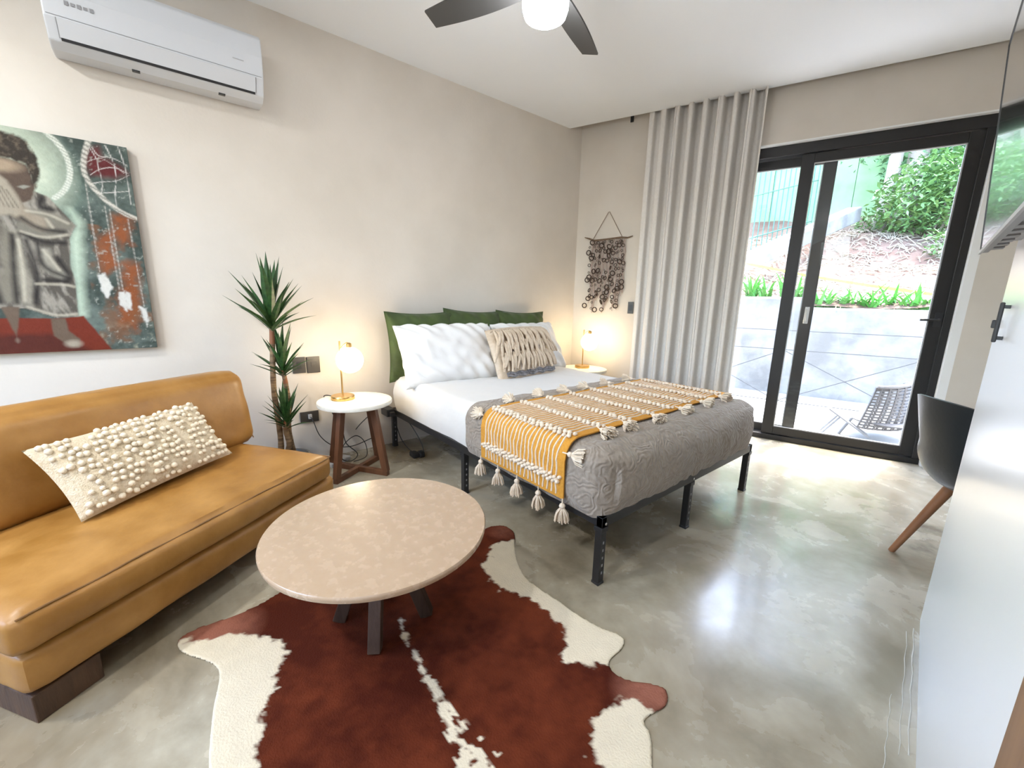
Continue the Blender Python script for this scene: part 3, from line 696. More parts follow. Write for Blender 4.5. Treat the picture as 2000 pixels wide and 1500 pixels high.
# ------------------------------------------------------------------ side tables and lamps
def side_table(label, loc, rz):
    t = thing('side_table', label, 'table', loc, rz, 'round bedside tables')
    part('table_top', lathe([(.001, .472), (.226, .472), (.234, .476), (.235, .482), (.235, .495), (.232, .5), (.001, .5)], 64), 'marble2', t)
    for k in range(2):
        Rm = Matrix.Rotation(PI / 2 * k, 4, 'Z'); up = (0, 1, 0)
        zb = .001 + .0
        for s in (-1, 1):
            part('leg', xf(bar((.215 * s, 0, .03 if k else .03), (.135 * s, 0, .471), .030, .045, up=(1, 0, 0)), Rm), 'walnut', t, False, .002)
        part('floor_bar', xf(bx(-.232, .232, -.016, .016, .0 + .0005 * k, .035 + .0005 * k), Rm), 'walnut', t, False, .002)
    return t
def table_lamp(label, loc, rz):
    t = thing('table_lamp', label, 'lamp', loc, rz, 'brass globe lamps')
    part('base', lathe([(.001, 0), (.072, 0), (.074, .003), (.074, .022), (.071, .026), (.001, .026)], 48), 'gold', t)
    part('stem', tube([(0, 0, .024), (0, 0, .385)], .0055, 12), 'gold', t)
    part('arm', tube([(0, 0, .33), (.004, 0, .335), (.03, 0, .362), (.055, 0, .378), (.068, 0, .372)], .004, 8), 'gold', t)
    part('socket', lathe([(.001, 0), (.016, 0), (.016, .03), (.006, .036)], 20, (.068, 0, .342)), 'gold', t)
    part('globe', ball((.068, 0, .265), .084, .084, .084, 32, 20), 'globe', t)
    return t
side_table('small round side table with cream top beside the sofa and plant', (-2.70, .882, 0), math.radians(33))
table_lamp('lit brass globe lamp on the side table nearer the sofa', (-2.765, .825, .5), math.radians(38))
side_table('round side table in the corner on the far side of the bed', (-2.72, 3.17, 0), math.radians(20))
table_lamp('lit brass globe lamp in the corner beyond the bed', (-2.76, 3.20, .5), math.radians(10))

# ------------------------------------------------------------------ plant
pl = thing('yucca_plant', 'potted yucca with three canes and spiky leaf heads behind the sofa', 'plant', (-2.86, .49, 0))
part('pot', lathe([(.001, 0), (.105, 0), (.11, .004), (.125, .14), (.13, .15), (.118, .15), (.112, .12), (.001, .12)], 32), 'pot', pl)
part('soil', lathe([(.001, .118), (.113, .118), (.113, .13), (.001, .133)], 24), 'soil', pl)
canes = [((-.01, -.045, .11), (-.01, -.03, .985), .017), ((.0, .03, .11), (.0, .018, .70), .0155), ((.03, -.01, .11), (.03, .004, .375), .018)]
def leafmesh(L, wdt, droop, seed, fold=.25):
    V = []; F = []; n = 7
    for i in range(n + 1):
        t = i / n; ww = wdt * (math.sin(PI * min(1, (t * .82 + .13))) ** .8) * (1 - t ** 4) + .0006
        x = L * (t - .10 * droop * t * t); z = -droop * L * t * t * .55
        V += [(x, -ww / 2, z + ww * fold), (x, 0, z), (x, ww / 2, z + ww * fold)]
    for i in range(n):
        for k in range(2): F.append((i * 3 + k, i * 3 + k + 1, i * 3 + k + 4, i * 3 + k + 3))
    return mesh('leaf', thick((V, F), .0012), 'leaf')
lms = [leafmesh(1, .135, d, 0) for d in (.02, .12, .3, .9)]
rnd = random.Random(12)
for ci, (b, t, r) in enumerate(canes):
    pts = [Vector(b).lerp(Vector(t), i / 24) + Vector((.006 * math.sin(i * .5 + ci), .008 * math.sin(i * .33 + 2 * ci), 0)) for i in range(25)]
    cn = part('cane', tube(pts, r, 12, radii=[r * (1 + .07 * (i % 3 == 0)) * (1 - .15 * i / 24) for i in range(25)]), 'cane', pl)
    part('cane_top', tube([pts[-4], pts[-1] + Vector((0, 0, .02))], r * .93, 12, radii=[r * .95, r * .7]), 'canetop', cn)
    n, L = ((36, .42), (26, .30), (26, .27))[ci]
    for k in range(n):
        f_ = k / n; az = k * 2.39996 + rnd.uniform(-.3, .3); el = math.radians(84 - 56 * (f_ ** .9) + rnd.uniform(-7, 7))
        l = L * rnd.uniform(.78, 1.05) * (1 - .33 * f_)
        base = pts[-1] + Vector((0, 0, .03 - .07 * f_))
        # leaves on the wall side bend upwards
        dx = math.cos(az) * math.cos(el)
        if base.x + pl.location.x + dx * l < WX + .03: el = max(el, math.acos(min(1, max(.05, (base.x + pl.location.x - WX - .04) / (l * max(.2, abs(math.cos(az))))))))
        Mx = Matrix.Translation(base) @ Matrix.Rotation(az, 4, 'Z') @ Matrix.Rotation(-el, 4, 'Y') @ Matrix.Diagonal((l, l * .30 / .30 * .9 + .02, l, 1))
        inst('leaf', lms[0 if f_ < .3 else 1 if f_ < .6 else rnd.choice((1, 2))], pl, Mx)

# ------------------------------------------------------------------ wall fittings
def plate(name, label, cat, y0, y1, z0, z1, x=WX, extra=(), group=None):
    t = thing(name, label, cat, (x, (y0 + y1) / 2, (z0 + z1) / 2), 0, group)
    w_, h_ = (y1 - y0), (z1 - z0)
    part('plate', box(.006, 0, 0, .012, w_, h_), 'darkgrey', t, False, .002)
    for nm, b, m_ in extra: part(nm, box(*b), m_, t, False, .001)
    return t
plate('wall_switch', 'dark grey wall switch half hidden behind the yucca leaves', 'switch', .602, .682, .645, .755, extra=(('rocker', (.0135, 0, 0, .004, .03, .05), 'dark'),))
plate('wall_switch', 'dark grey wall switch beside the near globe lamp', 'switch', .692, .775, .640, .752, extra=(('rocker', (.0135, 0, .005, .004, .035, .03), 'darkgrey'),))
plate('wall_outlet', 'black wall outlet with a cord plugged in below the switches', 'outlet', .622, .742, .288, .366, extra=(('plug', (.022, .0, .005, .022, .022, .03), 'ltgrey'),))
sw2 = thing('light_switch', 'slim dark switch plate on the wall right of the ring hanging', 'switch', dw(.612, -.04, 1.11), math.radians(17.36))
part('plate', box(0, -.006, 0, .055, .012, .115), 'darkgrey', sw2, False, .002); part('rocker', box(0, -.013, 0, .03, .004, .06), 'dark', sw2, False, .001)
hk = thing('curtain_hook', 'small black hook high on the wall under the ceiling pocket', 'hook', dw(.49, -.04, 2.83), math.radians(17.36))
part('bracket', box(0, -.006, 0, .03, .012, .055), 'dark', hk, False, .002); part('pin', tube([(0, -.01, -.01), (0, -.03, -.012), (0, -.035, .01)], .004, 6), 'dark', hk)
lt = thing('wall_latch', 'black pull handle and knob at the edge of the white partition', 'handle', (*rw(1.93, 0), 1.14), 0)
part('pull_bar', box(-.010, -.064, .0, .010, .016, .115), 'dark', lt, False, .003)
part('standoff', join(box(-.002, -.064, .045, .016, .01, .01), box(-.002, -.064, -.045, .016, .01, .01)), 'dark', lt, False)
part('knob', box(-.016, .14, -.01, .024, .026, .026), 'dark', lt, False, .003)

# air conditioner
ac = thing('air_conditioner', 'white split air conditioner mounted high on the left wall', 'air conditioner', (WX, .135, 2.24))
Wd = .83
prof = [(0, 0), (.105, 0.0), (.150, .022), (.188, .10), (.198, .20), (.190, .29), (.165, .315), (0, .318)]
V = [(x, s * Wd / 2, z) for s in (-1, 1) for x, z in prof]; n_ = len(prof)
part('body', (V, [tuple(range(n_)), tuple(range(2 * n_ - 1, n_ - 1, -1))] + [(i, (i + 1) % n_, n_ + (i + 1) % n_, n_ + i) for i in range(n_)]), 'ac', ac, False, .006)
def acp(t): # along lower slanted front
    return .150 + (.188 - .150) * t, .022 + (.10 - .022) * t
(xa, za), (xb, zb_) = acp(.12), acp(1.0)
fl_ = part('louver', bar(((xa + xb) / 2 + .002, -.375, (za + zb_) / 2 + .002), ((xa + xb) / 2 + .002, .375, (za + zb_) / 2 + .002), .006, .074, up=(xb - xa, 0, zb_ - za)), 'ac', ac, False, .001)
part('air_slot', bar((xa + .0005, -.372, za - .0005), (xa + .0005, .372, za - .0005), .008, .012, up=(xb - xa, 0, zb_ - za)), 'dark', ac, False)
part('panel_line', bar((.1895, -.405, .108), (.1895, .405, .108), .003, .002, up=(0, 0, 1)), 'grey', ac, False)
part('side_line', join(bar((xa + .003, -.377, za), (xb + .003, -.377, zb_), .002, .002), bar((xa + .003, .377, za), (xb + .003, .377, zb_), .002, .002)), 'grey', ac, False)
for k in range(5): part('logo', box(.1965, -.335 + .02 * k, .165, .002, .013, .012 if k % 2 else .016), 'grey', ac, False)
part('indicator', box(.197, .30, .16, .002, .05, .003), 'ltgrey', ac, False)
for y in (-.13, .22): part('clip', box(.10, y, .0, .02, .03, .008), 'dark', ac, False)

# ------------------------------------------------------------------ painting
PT = {
 'hair':[(-0.499, 1.872), (-0.461, 1.867), (-0.425, 1.845), (-0.406, 1.801), (-0.401, 1.746), (-0.408, 1.694), (-0.424, 1.641), (-0.436, 1.661), (-0.434, 1.711), (-0.44, 1.738), (-0.487, 1.756), (-0.516, 1.757), (-.60, 1.75), (-.63, 1.66), (-.66, 1.70), (-.66, 1.78), (-.62, 1.85), (-.56, 1.875)],
 'face':[(-0.516, 1.757), (-0.487, 1.756), (-0.44, 1.738), (-0.431, 1.697), (-0.426, 1.641), (-0.447, 1.587), (-0.488, 1.56), (-.54, 1.54), (-.60, 1.58), (-.64, 1.66), (-.61, 1.75)],
 'eye':[(-0.483, 1.638), (-0.461, 1.649), (-0.441, 1.646), (-0.464, 1.631)],
 'robe':[(-0.429, 1.626), (-0.391, 1.61), (-0.356, 1.556), (-0.315, 1.486), (-0.331, 1.453), (-0.344, 1.421), (-0.359, 1.295), (-0.352, 1.216), (-0.364, 1.044), (-0.434, 1.033), (-0.536, 1.081), (-0.616, 1.093), (-.72, 1.06), (-.73, 1.3), (-.76, 1.48), (-.66, 1.60), (-0.555, 1.52), (-0.5, 1.536), (-0.468, 1.584)],
 'sleeve':[(-0.469, 1.544), (-0.401, 1.543), (-0.355, 1.527), (-0.315, 1.486), (-0.355, 1.443), (-0.431, 1.408), (-0.509, 1.441), (-0.509, 1.477), (-0.465, 1.497)],
 'arm':[(-0.506, 1.599), (-0.484, 1.581), (-0.461, 1.527), (-0.416, 1.511), (-0.408, 1.452), (-0.441, 1.449), (-0.483, 1.48), (-0.515, 1.505)],
 'hand':[(-0.535, 1.685), (-0.511, 1.661), (-0.494, 1.615), (-0.48, 1.568), (-0.499, 1.507), (-0.524, 1.511), (-0.565, 1.5), (-.575, 1.58)],
 'robeL':[(-0.559, 1.471), (-0.521, 1.432), (-0.543, 1.109), (-0.616, 1.093)],
 'fold1':[(-0.516, 1.447), (-0.507, 1.39), (-0.506, 1.286), (-0.496, 1.21), (-0.511, 1.093), (-0.543, 1.109), (-0.538, 1.284)],
 'fold2':[(-0.452, 1.373), (-0.42, 1.368), (-0.409, 1.292), (-0.371, 1.247), (-0.397, 1.222), (-0.451, 1.266)],
 'fold3':[(-0.492, 1.202), (-0.371, 1.207), (-0.38, 1.183), (-0.474, 1.18)],
 'legR':[(-0.462, 1.033), (-0.412, 1.033), (-0.409, 0.971), (-0.374, 0.928), (-0.385, 0.886), (-0.414, 0.892), (-0.463, 0.948)],
 'legL':[(-0.606, 1.093), (-0.556, 1.089), (-0.575, 0.992), (-0.591, 0.922), (-0.643, 0.917), (-0.633, 0.978)],
 'rugt':[(-0.80, 1.047), (-0.457, 1.033), (-0.346, 1.044), (-0.259, 0.86), (-0.9, 0.86)],
 'rugd':[(-0.80, 0.971), (-0.462, 0.956), (-0.34, 0.86), (-0.9, 0.86)],
 'rust1':[(-0.24, 1.439), (-0.175, 1.47), (-0.184, 1.306), (-0.24, 1.253), (-0.248, 1.334)],
 'rust2':[(-0.171, 1.551), (-0.109, 1.551), (-0.118, 1.427), (-0.161, 1.39), (-0.175, 1.47)],
 'rust3':[(-0.163, 1.324), (-0.1, 1.311), (-0.123, 1.068), (-0.156, 0.963), (-0.222, 1.008), (-0.187, 1.18)],
 'red':[(-0.226, 1.855), (-0.182, 1.879), (-0.166, 1.823), (-0.109, 1.796), (-0.088, 1.769), (-0.141, 1.736), (-0.225, 1.736), (-0.239, 1.778)],
 'glowb':[(-0.322, 1.561), (-0.29, 1.504), (-0.318, 1.298), (-0.339, 1.053), (-0.364, 1.044), (-0.354, 1.248), (-0.344, 1.421), (-0.315, 1.486)],
 'feath1':[(-0.265, 1.252), (-0.239, 1.262), (-0.22, 1.196), (-0.246, 1.141), (-0.264, 1.186)],
 'feath2':[(-0.195, 1.167), (-0.176, 1.172), (-0.179, 1.069), (-0.2, 1.103)],
 'feath3':[(-0.169, 1.172), (-0.152, 1.155), (-0.161, 1.077), (-0.177, 1.086)],
 'feath4':[(-0.126, 1.095), (-0.094, 1.086), (-0.092, 1.015), (-0.107, 0.979), (-0.124, 1.033)],
}
LN = {
 'ring':[(-0.213, 1.9), (-0.243, 1.814), (-0.253, 1.738), (-0.232, 1.682), (-0.182, 1.612), (-0.126, 1.565), (-0.075, 1.547)],
 'arc':[(-0.362, 1.9), (-0.329, 1.867), (-0.303, 1.816), (-0.296, 1.745), (-0.311, 1.683), (-0.34, 1.633), (-0.368, 1.607)],
 'l1':[(-0.252, 1.701), (-0.257, 1.269)], 'l2':[(-0.18, 1.581), (-0.181, 1.18)], 'l3':[(-0.116, 1.542), (-0.106, 1.095)], 'l4':[(-0.196, 1.595), (-0.194, 1.18)],
 'w1':[(-0.207, 1.866), (-0.189, 1.825), (-0.141, 1.836), (-0.089, 1.808)], 'w2':[(-0.234, 1.794), (-0.19, 1.822), (-0.161, 1.816), (-0.101, 1.767)],
 'w3':[(-0.23, 1.735), (-0.19, 1.772), (-0.134, 1.791), (-0.088, 1.769)], 'w4':[(-0.224, 1.698), (-0.187, 1.712), (-0.137, 1.721), (-0.083, 1.762)],
 'w5':[(-0.2, 1.656), (-0.15, 1.668), (-0.093, 1.682)], 'w6':[(-0.216, 1.864), (-0.196, 1.816), (-0.197, 1.771), (-0.187, 1.712), (-0.2, 1.656)],
 'w7':[(-0.158, 1.885), (-0.141, 1.836), (-0.134, 1.791), (-0.137, 1.721), (-0.15, 1.668), (-0.15, 1.593)], 'w8':[(-0.11, 1.888), (-0.099, 1.829), (-0.093, 1.776), (-0.093, 1.682), (-0.094, 1.618)],
 'k1':[(-.49, 1.50), (-.44, 1.455), (-.36, 1.452)], 'k2':[(-.50, 1.43), (-.43, 1.395), (-.36, 1.40)], 'k3':[(-.49, 1.40), (-.47, 1.25), (-.50, 1.11)], 'k4':[(-.46, 1.22), (-.38, 1.215)],
 'k5':[(-.455, 1.39), (-.46, 1.28), (-.37, 1.23)], 'k6':[(-.53, 1.42), (-.55, 1.25), (-.56, 1.11)], 'k7':[(-.41, 1.6), (-.43, 1.56), (-.38, 1.55)], 'k8':[(-.40, 1.33), (-.37, 1.25)], 'k9':[(-.585, 1.45), (-.60, 1.28), (-.61, 1.12)],
 'g1':[(-.47, 1.535), (-.40, 1.53), (-.34, 1.495)], 'g2':[(-.50, 1.44), (-.43, 1.415), (-.35, 1.44)], 'g3':[(-.515, 1.40), (-.52, 1.25), (-.535, 1.12)], 'g4':[(-.485, 1.20), (-.39, 1.20), (-.36, 1.19)], 'g5':[(-.44, 1.36), (-.40, 1.27)], 'g6':[(-.53, 1.09), (-.44, 1.045), (-.37, 1.055)], 'g7':[(-.41, 1.505), (-.395, 1.47)],
}
def painting():
    Y0, Y1, Z0, Z1 = -1.09, -.078, .868, 1.893
    ny, nzz = 250, 256
    ys = np.linspace(Y0, Y1, ny); zs = np.linspace(Z0, Z1, nzz); Y, Z = np.meshgrid(ys, zs, indexing='ij')
    wob = (vnoise(Y, Z, 30, 21) - .5); n1 = vnoise(Y, Z, 7, 22); n2 = vnoise(Y, Z, 55, 23); n3 = vnoise(Y, Z, 18, 24)
    c = lambda *a: np.array(a)
    lerp = lambda A, B, k: A * (1 - k[..., None]) + B * k[..., None]
    col = lerp(np.broadcast_to(c(.045, .060, .052), (*Y.shape, 3)), c(.13, .16, .14), np.clip((n1 - .3) * 1.8 + (n2 - .5) * .6, 0, 1))
    Ym = np.where(Y < -.585, -1.17 - Y, Y)      # other half mirrors the composition
    def poly(nm, colr, soft=.004, w=.006, amt=1., mir=True):
        nonlocal col
        P = np.array(PT[nm]); yy = Ym if mir else Y
        d = sdist(P, yy, Z); s = np.where(inside(P, yy, Z), d, -d) + w * wob * 2
        k = np.clip(s / soft + .5, 0, 1) * amt; col = lerp(col, colr, k); return k
    def line(nm, colr, r, soft=.002, amt=1., dash=0, mir=True):
        nonlocal col
        P_ = np.array(LN[nm])
        for _ in range(2):
            if len(P_) > 2: P_ = np.vstack([P_[:1], np.stack([.75 * P_[:-1] + .25 * P_[1:], .25 * P_[:-1] + .75 * P_[1:]], 1).reshape(-1, 2), P_[-1:]])
        d = sdist(P_, Ym if mir else Y, Z, False) + .004 * wob; k = np.clip((r - d) / soft + .5, 0, 1) * amt
        if dash: k = k * (.45 + .55 * (np.sin((Y * .6 + Z) * dash) > -.2))
        col = lerp(col, colr, k)
    glow = np.clip(1.25 - np.hypot(Y + .55, (Z - 1.72)) / .23, 0, 1) ** .8
    col = lerp(col, c(.20, .30, .23), np.clip(1.6 - np.hypot(Y + .55, Z - 1.70) / .2, 0, 1) * .8)
    col = lerp(col, c(.72, .74, .58), glow * (.75 + .4 * (n3 - .5)))
    poly('glowb', c(.50, .60, .47), .05, .01, .9)
    for nm in ('rust1', 'rust2', 'rust3'): poly(nm, c(.26, .075, .022) * .9, .045, .03, .9)
    poly('red', c(.10, .012, .014), .03, .01, .9)
    col = lerp(col, c(.19, .075, .03), np.clip((vnoise(Y, Z, 9, 31) - .62) * 5, 0, .6) * (Ym > -.3) * (Z < 1.5))
    col = lerp(col, c(.42, .40, .30), np.clip((vnoise(Y, Z, 22, 32) - .55) * 4, 0, .55) * np.clip((1.02 - Z) * 8, 0, 1))
    col = lerp(col, c(.40, .41, .36), np.clip((vnoise(Y, Z, 70, 33) - .68) * 5, 0, .45) * (Ym > -.3))
    poly('rugt', c(.14, .024, .012), .006, .002); poly('rugd', c(.075, .018, .012), .03, .01)
    line('arc', c(.66, .66, .58), .010, .006, .8, 420)
    line('ring', c(.58, .54, .47), .010, .006, .85, 260)
    for k in range(1, 9): line('w%d' % k, c(.62, .58, .54), .0014, .003, .8)
    for k in range(1, 5): line('l%d' % k, c(.50, .47, .42), .0025, .004, .6, 300)
    for k in range(1, 5): poly('feath%d' % k, c(.55, .54, .50), .008, .012)
    poly('robe', c(.085, .075, .062), .006, .002)
    col = lerp(col, col * .0 + c(.33, .30, .25), np.clip((vnoise(Ym * 2.2 + Z * .4, Z * .7, 16, 35) - .45) * 3.4, 0, .75) * (inside(np.array(PT['robe']), Ym, Z)))
    poly('robeL', c(.20, .18, .14), .03, .01, .8); poly('fold1', c(.30, .275, .22), .02, .006, .8); poly('fold2', c(.30, .28, .23), .02, .004, .8)
    poly('sleeve', c(.17, .155, .125), .02, .003); poly('arm', c(.27, .225, .17), .022, .002)
    poly('face', c(.085, .058, .042), .008, .003)
    fk = np.clip(1 - np.hypot((Y + .53) / .095, (Z - 1.725) / .04), 0, 1); col = lerp(col, c(.33, .25, .17), np.clip(fk * 1.5, 0, .9))
    poly('hair', c(.035, .027, .020), .012, .012); col = lerp(col, c(.13, .10, .07), np.clip((vnoise(Y, Z, 60, 36) - .5) * 3, 0, .7) * inside(np.array(PT['hair']), Ym, Z))
    poly('hand', c(.30, .26, .20), .014, .003); poly('eye', c(.24, .23, .19), .006, 0)
    for k in range(-2, 4): 
        P = [(-.56 + .014 * k, 1.655 - .012 * abs(k)), (-.535 + .014 * k, 1.545)]; LN['f'] = P; line('f', c(.06, .05, .04), .002, .006, .75, mir=False)
    poly('legR', c(.12, .085, .06), .008, .002); poly('legL', c(.12, .085, .06), .008, .002)
    for cy, cz in ((-.40, .905), (-.615, .93)):
        col = lerp(col, c(.36, .31, .24), np.clip(1.2 - np.hypot((Ym - cy) / .035, (Z - cz) / .022), 0, .8))
    for k in range(1, 10): line('k%d' % k, c(.014, .012, .012), .009, .020, .92)
    for k in range(1, 8): line('g%d' % k, c(.46, .42, .33), .004, .013, .85)
    col = np.clip(col * (.9 + .2 * n2[..., None]), .004, .9)
    x = WX + .034
    V = np.stack([np.full(Y.shape, x - WX), Y - (Y0 + Y1) / 2, Z - (Z0 + Z1) / 2], -1).reshape(-1, 3)
    I = np.arange(ny * nzz).reshape(ny, nzz); F = np.stack([I[:-1, :-1], I[1:, :-1], I[1:, 1:], I[:-1, 1:]], -1).reshape(-1, 4)
    t = thing('painting', 'unframed canvas painting of a praying child in a robe with a dreamcatcher', 'painting', (WX, (Y0 + Y1) / 2, (Z0 + Z1) / 2))
    me = bpy.data.meshes.new('painted_face'); me.from_pydata(V.tolist(), [], F.tolist()); at = me.color_attributes.new('dye', 'FLOAT_COLOR', 'POINT')
    at.data.foreach_set('color', np.concatenate([col.reshape(-1, 3), np.ones((ny * nzz, 1))], 1).astype(np.float32).ravel()); me.materials.append(MT['paint'])
    o = bpy.data.objects.new('painted_face', me); C.objects.link(o); o.parent = t
    part('stretcher', bx(.004, .0335, -(Y1 - Y0) / 2, (Y1 - Y0) / 2, -(Z1 - Z0) / 2, (Z1 - Z0) / 2), 'canvas_edge', t, False)
painting()

# ------------------------------------------------------------------ curtain
cu = thing('curtain', 'tall grey linen curtain gathered beside the glass door', 'curtain', dw(1.13, -.13, 0), math.radians(17.36))
def cur(u, v):
    z = .03 + v * 2.93; s0, s1 = -.445, .445
    ph = (u * 8.0) % 1.0; k = int(u * 8.0 - 1e-9)
    wv = math.sin(2 * PI * (u * 8.0 + .12) + .35 * nz(u * 5, v * 1.4, 5))
    f = math.tanh(3.2 * (wv + .38)) ; f = f / math.tanh(3.2 * 1.38)
    depth = .064 * (.45 + .55 * min(1, u * 3.2)) * (1 + .10 * math.sin(k * 2.3)) * (.85 + .15 * v)
    ss = s0 + (s1 - s0) * u + .010 * math.cos(2 * PI * (u * 8.0 + .12)) * min(1, u * 5) + .010 * (1 - v) * nz(u * 4, v * 2, 7)
    oo = -depth * f + .006 * nz(u * 12, v * 3, 1) + .004 * math.sin(v * 7 + k)
    return ss, oo, z
part('panel', thick(grid(320, 40, cur), .004), 'linen', cu)
part('hem', thick(grid(320, 3, lambda u, v: (cur(u, 0)[0], cur(u, 0)[1] - .0035, .03 + v * .09)), .002), 'linen', cu)
part('track', bx(-.60, 1.95, -.015, .015, 2.963, 2.988), 'trimwhite', cu, False, .002)

# ------------------------------------------------------------------ ring wall hanging
wh = thing('ring_wall_hanging', 'wall hanging of dark rings on strings under a driftwood stick', 'wall hanging', dw(.335, -.05, 1.78), math.radians(17.36))
part('stick', tube([(-.25, -.012, .025), (-.2, -.012, .01), (-.14, -.014, -.012), (0, -.012, -.004), (.14, -.012, .004), (.20, -.012, -.002), (.25, -.012, .012)], .009, 8, radii=[.004, .008, .010, .008, .009, .007, .004]), 'stick', wh)
part('hanging_string', tube([(-.16, -.012, -.005), (-.01, -.012, .25), (.0, -.012, .252), (.15, -.012, .0)], .0032, 6), 'string', wh)
rnd = random.Random(21)
def torus(R, r, n=14, m=6): return tube([(R * math.cos(2 * PI * k / n), 0, R * math.sin(2 * PI * k / n)) for k in range(n)], r, m, closed=True)
rms = [mesh('ring', torus(R, R * .24), 'ring') for R in (.010, .014, .018, .023)]
for k in range(10):
    x = -.165 + .33 * k / 9; Ls = .62 + .08 * math.sin(k * 1.9) + .03 * rnd.random()
    part('strand', join(tube([(x + .005 * math.sin(i * 1.3 + k), -.012, -.01 - Ls * i / 14) for i in range(15)], .0035, 5),
                        tube([(x + .014 + .006 * math.sin(i * 1.7 + k), -.010, -.01 - Ls * .94 * i / 14) for i in range(15)], .005, 5)), 'strand', wh)
    for i in range(13):
        if rnd.random() < .12: continue
        z = -.03 - (Ls - .03) * (i + rnd.uniform(-.3, .3)) / 12.6
        inst('ring', rnd.choice(rms), wh, Matrix.Translation((x + rnd.uniform(-.016, .016), -.020 - rnd.uniform(0, .012), z)) @ Matrix.Rotation(rnd.uniform(-1, 1), 4, 'Z') @ Matrix.Rotation(rnd.uniform(-.5, .5), 4, 'X'))
for x, z in ((-.19, -.13), (-.19, -.40), (.175, -.42), (.178, -.47), (-.205, -.66), (-.09, -.70)):
    inst('ring', rms[3], wh, Matrix.Translation((x, -.03, z)))

# ------------------------------------------------------------------ ceiling fan
fan = thing('ceiling_fan', 'dark four-blade ceiling fan with a white drum light', 'ceiling fan', (-1.455, 1.335, 2.80))
part('canopy', lathe([(.07, 0), (.075, -.01), (.065, -.05), (.02, -.06)], 32), 'fan', fan)
part('rod', tube([(0, 0, -.05), (0, 0, -.26)], .016, 14), 'fan', fan)
part('motor', lathe([(.02, -.24), (.09, -.26), (.105, -.29), (.105, -.37), (.10, -.385), (.02, -.385)], 40), 'fan', fan)
part('light_drum', lathe([(.088, -.385), (.093, -.39), (.095, -.43), (.094, -.455), (.085, -.482), (.06, -.497), (.02, -.502)], 48), 'fanlight', fan)
for k in range(4):
    a = math.radians(-157 + 90 * k)
    def bl(u, v):
        r = .09 + .50 * u; wdt = .085 + .035 * math.sin(PI * min(1, u * .9 + .1)); y = (v - .5) * wdt; return r, y, -.345 + .25 * y
    part('blade', xf(thick(grid(14, 5, bl), .008), Matrix.Rotation(a, 4, 'Z')), 'fan', fan)

# ------------------------------------------------------------------ TV on the partition
tv = thing('wall_tv', 'wall mounted black television whose glossy screen mirrors the glass door', 'television', (-.133, 2.225, 1.368), 0)
tv.rotation_euler = (0, math.radians(-4.1), math.atan2(-wd.x, wd.y) )
# local: -X is the viewing side, Y runs along the wall, Z up
part('chassis', bx(.004, .022, -1.13, 0, 0, .66), 'grey', tv, False, .003)
part('bezel', join(bx(0, .006, -1.13, 0, 0, .010), bx(0, .006, -1.13, 0, .652, .66), bx(0, .006, -.007, 0, .01, .652), bx(0, .006, -1.13, -1.123, .01, .652)), 'dark', tv, False)
part('lower_trim', bx(-.002, .004, -1.13, 0, -.004, .006), 'ltgrey', tv, False)
part('screen', bx(.002, .0045, -1.123, -.007, .010, .652), 'screen', tv, False)
part('rear_housing', bx(.022, .055, -.98, -.12, .02, .40), 'dark', tv, False, .004)
for k in range(6): part('vent_slat', bx(.022, .05, -.10 - .11 * k, -.04 - .11 * k, .004, .012), 'grey', tv, False)
part('mount_arm', bx(.03, .075, -.9, -.2, .012, .028), 'ltgrey', tv, False)

# ------------------------------------------------------------------ chair
ch = thing('shell_chair', 'black moulded shell chair with brown wooden legs behind the partition', 'chair', (.085, 2.60, 0), math.radians(40))
def shell(u, v):
    # v: 0 front of seat -> 1 top of back ; u across
    U = 2 * u - 1
    if v < .5:
        t = v / .5; x = .22 - .40 * t; z = .43 + .0 * t - .018 * math.sin(PI * t); 
        if t < .2: z -= .02 * (1 - t / .2) ** 2
        wdt = .44 - .02 * t; curl = .05 + .10 * t
    else:
        t = (v - .5) / .5; a = min(1, t * 3) * PI / 2
        x = -.18 - .06 * math.sin(a) - .075 * t; z = .43 + .04 * (1 - math.cos(a)) + .34 * max(0, t - .08) / .92
        wdt = .42 - .03 * t + .02 * math.sin(PI * t); curl = .15 - .07 * t
    y = wdt / 2 * math.sin(U * 1.25) / math.sin(1.25)
    cz = curl * abs(U) ** 2.4
    if v < .5: z += cz
    else:
        t = (v - .5) / .5; k = min(1, t * 2.2); z += cz * (1 - k) - .03 * abs(U) ** 3 * t; x += cz * (k) * 1.0
    return x, y, z
part('seat_shell', thick(grid(28, 44, shell), .009), 'shell', ch)
for sx, sy in ((1, 1), (1, -1), (-1, 1), (-1, -1)):
    part('leg', tube([(.10 * sx, .11 * sy, .415), (.215 * sx, .205 * sy, 0)], .02, 10, radii=[.023, .013]), 'chairwood', ch)
part('cross_brace', join(bar((.11, .115, .40), (-.11, -.115, .40), .035, .022), bar((.11, -.115, .40), (-.11, .115, .40), .035, .0215)), 'chairwood', ch, False)

